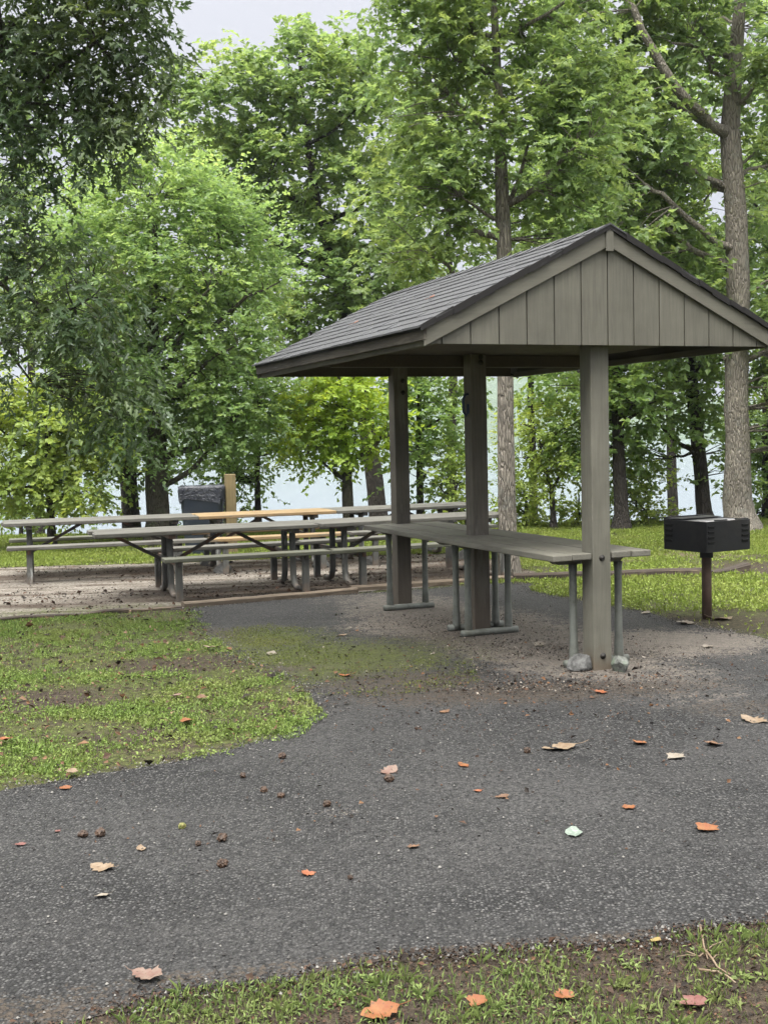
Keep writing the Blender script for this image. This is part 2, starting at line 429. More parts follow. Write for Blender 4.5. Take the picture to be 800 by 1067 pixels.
def m_asphalt():
    n = NT('worn asphalt')
    d = n.noise(5, 6, .68); big = n.noise(.55, 4, .6)
    cell = n.vor(82, out='Color'); bw = n.n('ShaderNodeSeparateColor'); n.l(cell, bw.inputs[0])
    st = n.ramp(bw.outputs[0], [(0, (.005, .005, .0055)), (.4, (.017, .017, .0172)), (.68, (.053, .053, .0525)), (.88, (.098, .097, .094)), (1, (.135, .131, .125))])
    edge = n.ramp(n.vor(82), [(.3, 1), (.6, .05)])
    c = n.mix(1.0, st, edge, 'MULTIPLY')
    c = n.mix(n.ramp(big, [(.38, 0), (.66, .5)]), c, n.mix(bw.outputs[1], (.01, .01, .01), (.095, .093, .09)))
    damp = n.noise(.8, 5, .65, n.mapped(scale=(.6, 1.5, 1), loc=(3, 1, 0)))
    c = n.mix(n.ramp(damp, [(.44, 0), (.62, .6)]), c, n.mix(bw.outputs[1], (.008, .008, .008), (.06, .058, .056)))
    grain = n.noise(42, 6, .82); mott = n.noise(13, 5, .75)
    speck = n.math('ADD', n.math('MULTIPLY', grain, .5), n.math('ADD', n.math('MULTIPLY', bw.outputs[2], .2), n.math('MULTIPLY', mott, .3)))
    tone = n.ramp(n.math('ADD', n.math('MULTIPLY', grain, .6), n.math('MULTIPLY', mott, .4)), [(.34, 0), (.66, 1)])
    tan = n.mix(tone, (.052, .044, .036), (.2, .175, .148)); moss = n.mix(tone, (.015, .018, .005), (.085, .1, .018))
    soil = n.mix(tone, (.013, .011, .008), (.07, .053, .038))
    def dirt(c, cen, rx, ry, rot, k, col, soft=.9):
        w = n.patch(cen, rx, ry, rot, soft, d)
        # dirt lies between and over the stones: a speckled, hard-edged cover
        cov = n.ramp(n.math('ADD', n.math('MULTIPLY', w, .62 * k), n.math('MULTIPLY', n.math('SUBTRACT', speck, .5), 1.5)), [(.27, 0), (.42, 1)])
        return n.mix(n.math('MULTIPLY', cov, n.ramp(w, [(0, 0), (.12, .93)])), c, col)
    ang = .381 + PI / 2
    c = dirt(c, sh(.05, 1.9), 2.7, .75, ang, 1.0, tan)
    c = dirt(c, at(640, 672), 1.5, .62, .05, 1.0, tan)
    c = dirt(c, at(470, 650), .9, .8, .1, .95, tan)
    c = dirt(c, at(455, 668), .55, .55, .1, .5, soil, 1.2)
    c = dirt(c, at(330, 690), 1.15, .85, .45, .9, moss, 1.2)
    c = dirt(c, at(260, 668), .7, .6, .3, .85, moss, 1.2); c = dirt(c, at(225, 662), .3, .5, .3, .7, soil, 1.3); c = dirt(c, at(270, 700), .5, .25, .3, .7, soil, 1.3)
    c = dirt(c, at(420, 712), .7, .5, .2, .7, soil, 1.2)
    c = dirt(c, at(560, 722), 1.2, .32, .1, .7, soil)
    c = dirt(c, at(120, 1058), 1.0, .14, -.05, .6, soil, 1.2)
    c = dirt(c, at(400, 1004), 1.0, .07, .14, .6, soil, 1.2)
    c = dirt(c, at(700, 975), 1.1, .06, .12, .6, soil, 1.2)
    c = dirt(c, at(345, 848), .16, .09, .2, .3, tan)
    c = dirt(c, at(770, 738), .45, .25, .2, .5, soil)
    nn = n.bump(n.vor(82), 1.0, .014); nn = n.bump(n.noise(6, 4), .3, .02, nn)
    return n.fin(c, .78, nn, 0, .35)
p = sheet('asphalt_path', PATH, .004, m_asphalt()); tag(p, 'dark coarse asphalt path with dirt and moss stains curving round a grass island', 'path', kind='structure')

def m_pad():
    n = NT('gravel and dirt'); d = n.noise(5, 5, .65)
    v = n.vor(60, out='Color'); s = n.n('ShaderNodeSeparateColor'); n.l(v, s.inputs[0])
    gr = n.noise(30, 5, .7)
    c = n.mix(s.outputs[0], (.085, .073, .06), (.27, .245, .21))
    dk = n.mix(gr, (.018, .012, .009), (.085, .06, .042))
    fr = n.noise(2.2, 5, .6, n.mapped(scale=(.4, 1.6, 1), rot=(0, 0, -.35)))
    c = n.mix(n.ramp(fr, [(.47, 0), (.62, .9)]), c, dk)
    for cen, rx, ry in ((at(330, 612), 2.6, .42), (at(500, 592), 1.3, .75), (at(60, 600), 2.4, .35), (at(260, 592), 2.0, .28)):
        c = n.mix(n.math('MULTIPLY', n.patch(cen, rx, ry, .36, .7, d), n.ramp(gr, [(.3, 1), (.7, .5)])), c, dk)
    c = n.mix(n.math('MULTIPLY', n.patch(at(40, 640), 1.3, .3, .3, .8, d), n.ramp(gr, [(.45, 0), (.6, .8)])), c, (.08, .105, .025))
    return n.fin(c, .92, n.bump(n.noise(70, 5, .7), .9, .02), 0, .2)
PADPX = [(-400, 685), (0, 648), (190, 634), (207, 632), (372, 618), (535, 605), (565, 603), (556, 597), (525, 588), (470, 578), (300, 583), (150, 588), (0, 592), (-400, 604)]
PAD = outline([at(*p) for p in PADPX], amp=.05, seed=9)
p = sheet('gravel_pad', PAD, .008, m_pad()); tag(p, 'trodden gravel and dark dirt ground under the picnic tables', 'ground', kind='structure')

# ------------------------------------------------------------------ shelter
V_NEAR, V_MID, V_FAR, PW = 0.0, 1.80, 3.42, .14
GW, HG, HR, EW, HE = 1.284, 2.176, 2.982, 1.345, 2.316
O1, O2 = -.108, 3.58
SL = (HR - HE) / EW
shelter = thing('picnic_shelter', 'small open grey gabled shelter with dark shingle roof on three posts', 'shelter', (1.4545, 8.0217, 0), .381)
# posts
def post(v, mat, top):
    b = MB(); b.box(-PW / 2, PW / 2, v, v + PW, -.1, top)
    return b.build('post', mat, shelter, .006)
p1 = post(V_NEAR, M['paint_post'], 2.255); p2 = post(V_MID, M['post_brown'], 2.258); p3 = post(V_FAR, M['post_brown'], 2.258)
p1['label'] = 'front post under the gable with pale grey paint'
def bolt(u, v, z, parent, nrm='y'):
    b = MB()
    if nrm == 'y': b.tube([(u, v - .012, z), (u, v + .01, z)], .014, 10); b.tube([(u, v - .003, z), (u, v + .004, z)], .022, 12)
    b.build('bolt', M['bolt'], parent)
bolt(.0, V_NEAR, .765, p1); bolt(.0, V_NEAR, .1, p1)
for dz in (2.02, 2.13):
    bolt(.02, V_FAR, dz, p3)
# gable siding boards
for nm, va, vb in (('near', O1, O1 + .018), ('far', O2 - .018, O2)):
    gb = MB(); w = .2; lowu = GW - .012
    zt = lambda u: HR - .05 - SL * abs(u)
    u = -1.4
    while u < 1.4:
        a, c = max(u + .004, -lowu), min(u + w - .004, lowu)
        if c - a > .02:
            poly = [(a, HG), (c, HG), (c, max(HG + .002, zt(c)))]
            if a < 0 < c: poly.append((0, zt(0)))
            poly.append((a, max(HG + .002, zt(a))))
            gb.prism(poly, va, vb)
        u += w
    gp = gb.build('gable', M['siding'], shelter, .002)
    bk = MB(); ya, yb = (vb + .002, vb + .012) if nm == 'near' else (va - .012, va - .002)
    bk.prism([(-GW + .03, HG + .012), (GW - .03, HG + .012), (0, HR - .07)], ya, yb); bk.build('backing', M['slot'], gp)
    # rake boards
    y0, y1 = (O1 - .024, O1 - .002) if nm == 'near' else (O2 + .002, O2 + .024)
    for sgn in (-1, 1):
        rk = MB(); q = [(0.004 * sgn, HR - .052), (EW * .985 * sgn, HR - .052 - SL * EW * .985), (EW * .985 * sgn, HR - .168 - SL * EW * .985), (.004 * sgn, HR - .168)]
        rk.prism(q, y0, y1); rk.build('rake_board', M['paint_x'], shelter, .003)
    if nm == 'near':
        tb = MB(); tb.box(-.028, .028, y0 - .012, y0 - .001, HR - .2, HR - .055); tb.build('apex_block', M['paint_post'], shelter, .003)
    # tie beam on the inner face of the gable
    tb = MB(); yy = (O1 + .034, O1 + .072) if nm == 'near' else (O2 - .072, O2 - .034)
    tb.box(-1.2, 1.2, yy[0], yy[1], HG - .002, HG + .12)
    if nm == 'far': tb.build('tie_beam', M['ceiling'], shelter, .004)
# ceiling
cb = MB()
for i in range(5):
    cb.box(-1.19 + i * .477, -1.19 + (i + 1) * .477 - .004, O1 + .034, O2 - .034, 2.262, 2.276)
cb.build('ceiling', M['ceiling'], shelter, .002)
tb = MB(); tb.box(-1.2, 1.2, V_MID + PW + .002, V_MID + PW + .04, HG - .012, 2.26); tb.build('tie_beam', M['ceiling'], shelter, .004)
lb = MB(); lb.box(-1.19, 1.19, V_MID + PW - .004 + .046, V_MID + PW + .06, HG - .016, HG + .004); lb.build('beam_trim', M['paint_x'], shelter, .003)
for dz in (2.19, 2.235): bolt(.02, V_MID, dz, p2)
# eave fascias: upper board and a lower one set in
for sgn in (-1, 1):
    fa = MB(); a, b = sorted((sgn * (EW - .035), sgn * (EW - .012))); fa.box(a, b, O1 - .026, O2 + .026, HE - .118, HE - .042); fa.build('fascia', M['fascia'], shelter, .004)
    fa = MB(); a, b = sorted((sgn * (EW - .085), sgn * (EW - .05))); fa.box(a, b, O1 + .002, O2 - .002, HG - .008, HE - .1); fa.build('lower_fascia', M['fascia_low'], shelter, .004)
# roof: deck plus overlapping shingle courses
roof = MB()
for sgn in (-1, 1):
    roof.prism([(0, HR - .035), (sgn * (EW - .004), HR - .035 - SL * (EW - .004)), (sgn * (EW - .004), HR - .06 - SL * (EW - .004)), (0, HR - .06)], O1 - .028, O2 + .028)
ro = roof.build('roof', M['shingle_edge'], shelter)
shb = MB(); nC = 12; ex = (EW + .03) / nC; r2 = random.Random(5)
for sgn in (-1, 1):
    for i in range(nC):
        # the course i counted up from the eave; split into tabs of uneven thickness
        ua = EW + .022 - i * ex; ub = max(ua - ex - .02, 0)
        y = O1 - .04 - r2.uniform(0, .3); yend = O2 + .04
        while y < yend:
            w = r2.choice((.16, .24, .3, .33)); a = max(y, O1 - .04); b = min(y + w - .003, yend); y += w
            if b - a < .02: continue
            t = .009 + r2.uniform(0, .006); off = r2.uniform(-.005, .005)
            zt = lambda u, k: HR - .033 - SL * u + k
            za = zt(ua + off, t); zb = zt(ub, .003)
            shb.add([(sgn * (ua + off), a, za - t), (sgn * (ua + off), b, za - t), (sgn * (ua + off), a, za), (sgn * (ua + off), b, za), (sgn * ub, a, zb), (sgn * ub, b, zb)],
                    [(0, 1, 3, 2), (2, 3, 5, 4), (0, 2, 4), (1, 5, 3)])
shb.build('shingles', M['shingle'], ro)
cap = MB(); y = O1 - .045; 
while y < O2 + .03:
    b = min(y + .2, O2 + .045)
    for sgn in (-1, 1):
        z0 = HR - .03
        cap.add([(0, y, z0 + .012), (0, b + .02, z0 + .004), (sgn * .12, y, z0 + .012 - SL * .12), (sgn * .12, b + .02, z0 + .004 - SL * .12), (0, y, z0), (sgn * .12, y, z0 - SL * .12)], [(0, 1, 3, 2), (0, 2, 5, 4)])
    y += .2
cap.build('ridge_cap', M['shingle'], ro)
# drip edge of doubled shingles seen along the near rake
for sgn in (-1, 1):
    de = MB(); u = 0.0; r3 = random.Random(40 + sgn)
    while u < EW + .01:
        b_ = min(u + r3.uniform(.1, .16), EW + .012); o_ = r3.uniform(-.004, .006); lo = r3.uniform(.056, .068); hi = r3.uniform(.012, .02)
        de.prism([(sgn * u, HR - hi - SL * u), (sgn * b_, HR - hi - .004 - SL * b_), (sgn * b_, HR - lo - SL * b_), (sgn * u, HR - lo - SL * u)], O1 - .042 - o_, O1 - .028)
        u = b_
    de.build('drip_edge', M['shingle_edge'], ro)

# hook on the middle post
hk = MB(); c = sh(-PW / 2 - .012, V_MID + .05, 0)
pts = [sh(-PW / 2 - .004, V_MID + .05, 1.94), sh(-PW / 2 - .03, V_MID + .05, 1.935), sh(-PW / 2 - .05, V_MID + .05, 1.89), sh(-PW / 2 - .045, V_MID + .05, 1.80), sh(-PW / 2 - .025, V_MID + .05, 1.765), sh(-PW / 2 - .008, V_MID + .05, 1.79), sh(-PW / 2 - .004, V_MID + .05, 1.86)]
hk.tube(pts, .012, 8)
tag(hk.build('hook', M['hook']), 'dark bluish metal loop hook fixed to the side of the middle post', 'hook')

# ------------------------------------------------------------------ counter
counter = thing('serving_counter', 'long grey plank counter with pipe legs running between the shelter posts', 'counter', (1.4545, 8.0217, 0), .381)
CT, CW = .80, .385
ct = MB()
n = 5; w = 2 * CW / n
for i in range(n):
    a, b = -CW + i * w + .003, -CW + (i + 1) * w - .003
    if i == 2:
        a, b = -.077 + .0, .077
        for y0, y1 in ((.144, V_MID - .004), (V_MID + PW + .004, V_FAR - .004), ):
            ct.box(a + .003, b - .003, y0, y1, CT - .042, CT - .001)
    else:
        ct.box(a, b, -.012 + .01 * (i % 2), 3.47 + .01 * (i % 3), CT - .042, CT + .0015 * (i % 2))
top = ct.build('tabletop', M['counter'], counter, .006)
for y in (.2, 1.66, 2.06, 3.3):
    bt = MB(); bt.prism([(-.3, CT - .045), (.3, CT - .045), (.24, CT - .085), (-.24, CT - .085)], y - .045, y + .045) 
    bt.build('batten', M['paint_x'], counter, .003)
def leg_frame(y, rt, du=0.0):
    for s in (-1, 1):
        b = MB(); x = s * .18 + du
        b.tube([(x, y, .02), (x, y, .06), (x, y, .14), (x, y, .2), (x, y, .5), (x, y, CT - .16), (x, y, CT - .086)], [.033, .033, .031, .027, .026, .026, .031], 12)
        b.build('leg', M['galv'], counter)
    b = MB(); b.tube([(-.25 + du, y + rt, .028), (.25 + du, y + rt, .028)], .028, 14); b.build('foot_pipe', M['galv'], counter)
leg_frame(.185, 0, .065); leg_frame(1.70, -.02); leg_frame(1.985, .01, .03); leg_frame(3.36, -.02)

# stones at the foot of the near post
def stone(name, pos, r, mat, seed, label, sq=(1, 1, .75)):
    rr = random.Random(seed); bm = bmesh.new(); bmesh.ops.create_icosphere(bm, subdivisions=3, radius=1)
    pl = [(Vector((rr.uniform(-1, 1), rr.uniform(-1, 1), rr.uniform(-.5, 1))).normalized(), rr.uniform(.55, .85)) for _ in range(14)]
    for v in bm.verts:
        for nn, d in pl:
            k = v.co.dot(nn) - d
            if k > 0: v.co -= nn * k
        v.co += Vector((rr.uniform(-1, 1), rr.uniform(-1, 1), rr.uniform(-1, 1))) * .015
        v.co = Vector((v.co.x * r * sq[0], v.co.y * r * sq[1], v.co.z * r * sq[2]))
    me = bpy.data.meshes.new(name); bm.to_mesh(me); bm.free(); me.materials.append(mat)
    o = bpy.data.objects.new(name, me); COL.objects.link(o); o.location = pos; o.rotation_euler = (0, 0, rr.uniform(0, 6)); 
    if label: tag(o, label, 'stone')
    return o
q = at(604, 700); stone('stone', (q.x, q.y + .05, .05), .1, M['rock'], 3, 'grey angular stone left of the front shelter post, beside the pipe leg', (1.1, .9, .75))
q = at(649, 702); stone('stone', (q.x, q.y + .06, .05), .078, M['rock_moss'], 8, 'pale lichen-spotted stone right of the front shelter post', (.9, .9, .95))

# ------------------------------------------------------------------ grill
gp = at(736, 645)
grill = thing('park_grill', 'black steel box barbecue grill on a rusty pipe post', 'grill', (gp.x, gp.y, 0), math.radians(30))
b = MB(); b.tube([(0, 0, -.05), (0, 0, .58)], .041, 16); b.build('post', M['rust'], grill)
b = MB(); b.tube([(0, 0, .53), (0, 0, .605)], .078, 4, smooth=False); b.build('collar', M['grill'], grill, .004)
b = MB(); hs, z0, z1, t = .245, .6, .855, .006
b.box(-hs, hs, -hs, hs, z0, z0 + .006)
b.box(-hs, hs, -hs - t, -hs, z0, z1); b.box(-hs - t, -hs, -hs - t, hs, z0, z1); b.box(hs, hs + t, -hs - t, hs, z0, z1)
b.box(-hs, hs, hs, hs + t, z0, z1 + .02)
b.build('firebox', M['grill'], grill, .002)
for s, ax in ((-1, 'x'), (1, 'x'), (-1, 'y'), (1, 'y')):
    pass
for k in range(4):
    z = z0 + .065 + k * .043
    for (x0, x1) in ((-.235, -.165), (.15, .225)):
        b = MB(); b.box(x0, x1, -hs - t - .014, -hs - t - .001, z + .016, z + .023); b.box(x0, x1, -hs - t - .0035, -hs - t - .001, z, z + .016)
        b.build('vent_slot', M['slot'], grill)
    b = MB(); b.box(-hs - t - .014, -hs - t - .001, .14, .22, z + .016, z + .023); b.box(-hs - t - .0035, -hs - t - .001, .14, .22, z, z + .016); b.build('vent_slot', M['slot'], grill)
b = MB()
for i in range(17):
    x = -.225 + i * .028; b.tube([(x, -.235, .846), (x, .235, .846)], .006, 6)
b.tube([(-.235, -.2, .837), (.235, -.2, .837)], .007, 6); b.tube([(-.235, .2, .837), (.235, .2, .837)], .007, 6)
b.build('grate', M['grate'], grill)
b = MB(); b.box(-.24, .24, .06, .235, .861, .866); b.build('lid_plate', M['grill'], grill, .002)
b = MB()
for s in (-1, 1): b = MB(); b.tube([(s * .16, -.25, .862), (s * .16, -.31, .868), (s * .08, -.31, .868), (s * .08, -.25, .862)], .006, 6); b.build('grate_handle', M['grill'], grill)

# ------------------------------------------------------------------ picnic tables
def picnic_table(pa, pb, L, frames, label, mt, mbn, brace_out=True, footing=False, bench_in=(.12, .12), feet=True, H=.70, mixed=None):
    """pa, pb: ends of the near top edge; local x along the table, y away from the camera"""
    d = (pb - pa); ang = math.atan2(d.y, d.x); W = .37
    c = (pa + pb) / 2 + Vector((-math.sin(ang), math.cos(ang), 0)) * W
    t = thing('picnic_table', label, 'table', (c.x, c.y, 0), ang, 'picnic tables on the gravel pad')
    h = L / 2; rr = random.Random(int(abs(pa.x) * 1000))
    b = MB(); bm2 = MB(); n = 3; w = 2 * W / n
    for i in range(n):
        tgt = bm2 if (mixed and i in mixed) else b
        e = rr.uniform(-.02, .02)
        tgt.box(-h + e, h + e, -W + i * w + .004, -W + (i + 1) * w - .004, H - .042, H + rr.uniform(-.002, .002))
    if b.v: b.build('tabletop', mt, t, .007)
    if bm2.v: bm2.build('tabletop', M['plank_new'], t, .007)
    x0, x1 = -h + bench_in[0], h - bench_in[1]
    for s, mm in ((-1, mbn[0]), (1, mbn[1])):
        b = MB(); b.box(x0 + rr.uniform(-.02, .02), x1, s * .62 - .125, s * .62 + .125, .405, .445); b.build('bench', mm, t, .007)
    mid = sum(frames) / len(frames)
    for x in frames:
        for s in (-1, 1):
            b = MB(); pts = [(x, s * .17, H - .05), (x, s * .17, .3), (x, s * .175, .15), (x, s * .21, .07), (x, s * .29, .034), (x, s * .42, .03)]
            b.tube(pts, [.034, .034, .034, .033, .03, .027], 10); b.build('leg', M['leg_wood'], t)
            b = MB(); b.box(x - .033, x + .033, s * .66 - .033, s * .66 + .033, -.02, .404); b.build('bench_post', M['leg_wood'], t, .005)
            if footing:
                f = stone('footing', (x, s * .5, .05), .13, M['concrete'], int(x * 50) + s, None, (1, 1, .6)); f.parent = t
        b = MB(); b.box(x - .035, x + .035, -.34, .34, H - .085, H - .044); b.build('crossbar', M['brace'], t, .003)
        b = MB(); b.box(x - .02, x + .02, -.72, .72, .355, .404); b.build('bench_support', M['brace'], t, .003)
        sg = 1 if x < mid else -1
        b = MB(); b.beam((x + sg * .02, 0, .33), (x + sg * .62, 0, H - .05), .03, .035); 
        if brace_out and x - (-h) > .6 and x < mid: b.beam((x - .02, 0, .36), (x - .55, 0, H - .05), .03, .035)
        b.build('brace', M['brace'], t)
    return t
k = lambda px, py: at(px, py, .70)
a, b_ = k(100, 557), k(333, 546)
picnic_table(a, b_, (b_ - a).length, [-.40, .92], 'nearest grey picnic table, its left end overhanging past the legs', M['plank'], (M['plank_mossy'], M['plank']), bench_in=(.62, -.05))
a, b_ = k(336, 546), k(539, 535)
picnic_table(a, b_, (b_ - a).length, [-.88, .85], 'grey picnic table behind the counter, end to end with the nearest table', M['plank'], (M['plank_mossy'], M['plank']), bench_in=(-.05, .5))
a, b_ = k(2, 546), k(206, 538)
picnic_table(a, b_, (b_ - a).length, [-.84, .88], 'weathered grey picnic table at the far left, left end of the rear row', M['plank'], (M['plank'], M['plank_mossy']), bench_in=(.05, -.1))
a, b_ = k(208, 538), k(351, 532)
picnic_table(a, b_, (b_ - a).length, [-.62, .60], 'picnic table with fresh orange pine boards in the rear row', M['plank_new'], (M['plank_new'], M['plank_new']), footing=True, bench_in=(.05, .0))
a, b_ = k(353, 532), k(505, 525)
picnic_table(a, b_, (b_ - a).length, [-.66, .62], 'grey picnic table right of the fresh pine one, right end of the rear row', M['plank'], (M['plank'], M['plank']), footing=True, bench_in=(.05, .0))

# ------------------------------------------------------------------ bin and its post
q = at(213, 577); bn = thing('trash_bin', 'dark navy trash bin with a crumpled black bag folded over its rim', 'bin', (q.x, q.y, 0), .1)
def rounded(w, d, r, n=5):
    out = []
    for cx, cy, a0 in ((w - r, d - r, 0), (-w + r, d - r, 90), (-w + r, -d + r, 180), (w - r, -d + r, 270)):
        for i in range(n + 1):
            a = math.radians(a0 + 90 * i / n); out.append((cx + r * math.cos(a), cy + r * math.sin(a)))
    return out
def loft(mb, rings, smooth=True, cap=(True, True)):
    n = len(rings[0]); vs = [p for r in rings for p in r]
    fs = [(i * n + j, i * n + (j + 1) % n, (i + 1) * n + (j + 1) % n, (i + 1) * n + j) for i in range(len(rings) - 1) for j in range(n)]
    if cap[0]: fs.append(tuple(range(n - 1, -1, -1)))
    if cap[1]: fs.append(tuple(range((len(rings) - 1) * n, len(rings) * n)))
    mb.add(vs, fs, smooth)
BT = .97
b = MB(); loft(b, [[(x, y, z) for x, y in rounded(wd, wd * .95, .08)] for z, wd in ((0, .24), (.03, .25), (.9, .305), (BT - .06, .31), (BT - .06, .28), (.6, .26))], cap=(True, True)); b.build('body', M['bin'], bn)
b = MB(); rr = random.Random(2); rings = []
for z, wd in ((BT - .2, .318), (BT - .12, .322), (BT - .05, .326), (BT, .33), (BT + .012, .318), (BT - .01, .29), (BT - .2, .27)):
    ring = rounded(wd, wd * .95, .08, 12); rings.append([(x * (1 + rr.uniform(-.03, .03)), y * (1 + rr.uniform(-.03, .03)), z + rr.uniform(-.03, .02) * (2.2 if z < BT - .15 and wd > .3 else .5)) for x, y in ring])
loft(b, rings, cap=(False, True)); b.build('bag', M['bag'], bn)
q = at(242, 577); wp = MB(); hpost = far(241, 494, q.y).z
wp.box(-.075, .075, -.07, .07, -.1, hpost); o = wp.build('wooden_post', M['pine_post'], None, .01); o.location = (q.x, q.y, 0); o.rotation_euler = (0, 0, .25)
tag(o, 'square yellowish wooden post standing right of the trash bin', 'post')

# ------------------------------------------------------------------ landscape timbers
def timber(pa, pb, h, w, mat, label, rag=0):
    a, c = at(*pa), at(*pb); L = (c - a).length; ang = math.atan2(c.y - a.y, c.x - a.x)
    rr = random.Random(int(pa[0])); n = max(3, int(L / .18)); mb = MB(); rings = []
    for i in range(n + 1):
        x = -L / 2 + L * i / n; k = rag * rr.uniform(-1, 1); hh = h * (1 + k); ww = w * (1 + rr.uniform(-.06, .06))
        y = rr.uniform(-.012, .012)
        rings.append([(x, y - ww / 2, -.04), (x, y + ww / 2, -.04), (x, y + ww / 2, hh * .75), (x, y + ww * .3, hh), (x, y - ww * .3, hh), (x, y - ww / 2, hh * .75)])
    loft(mb, rings, False)
    o = mb.build('landscape_timber', mat); o.location = ((a.x + c.x) / 2, (a.y + c.y) / 2, .0); o.rotation_euler = (0, 0, ang)
    return tag(o, label, 'timber', 'edging timbers of the picnic area')
timber((-160, 660), (189, 634), .035, .07, M['timber_dark'], 'thin dark half-buried edging timber behind the grass island', .35)
timber((191, 633.5), (371, 618), .055, .1, M['timber'], 'tan edging timber in front of the nearest picnic table', .1)
timber((365, 616.5), (532, 605), .06, .11, M['timber'], 'tan edging timber passing behind the shelter counter', .1)
timber((534, 605), (737, 599), .085, .11, M['timber_dark'], 'dark edging timber across the grass from the counter to behind the grill', .12)
timber((739, 599.5), (777, 594.5), .07, .12, M['timber_dark'], 'short rotten edging timber just right of the grill post', .4)

# ------------------------------------------------------------------ trees
def leaf_arrays(P, D, N, Ln, Wd, kind):
    """leaves as small folded blades: base P, direction D, normal N"""
    n = len(P); Sd = np.cross(D, N); Sd /= np.linalg.norm(Sd, axis=1, keepdims=True) + 1e-9
    N = np.cross(Sd, D)
    if kind == 'simple':
        prof = [(0, 0, 0), (.45, .5, .1), (1, 0, -.12), (.45, -.5, .1)]
        tmpl = [(0, 1, 2), (0, 2, 3)]
    else:   # lobed
        prof = [(0, .02, 0), (.22, .34, .07), (.36, .16, .03), (.56, .5, .09), (.7, .2, .02), (1, 0, -.16), (.7, -.2, .02), (.56, -.5, .09), (.36, -.16, .03), (.22, -.34, .07), (.36, 0, 0), (.7, 0, -.05)]
        tmpl = [(0, 1, 2, 10), (10, 2, 3, 4, 11), (11, 4, 5), (11, 5, 6), (10, 11, 6, 7, 8), (0, 10, 8, 9)]
    k = len(prof)
    V = np.empty((n, k, 3))
    for i, (a, s, h) in enumerate(prof):
        V[:, i] = P + D * (a * Ln)[:, None] + Sd * (s * Wd)[:, None] + N * (h * Ln)[:, None]
    base = (np.arange(n) * k)[:, None]
    loc = np.array([i for f in tmpl for i in f]); idx = (base + loc[None, :]).ravel()
    sizes = np.tile([len(f) for f in tmpl], n)
    return V.reshape(-1, 3), idx, sizes, len(tmpl)
def unit(a): return a / (np.linalg.norm(a, axis=-1, keepdims=True) + 1e-9)

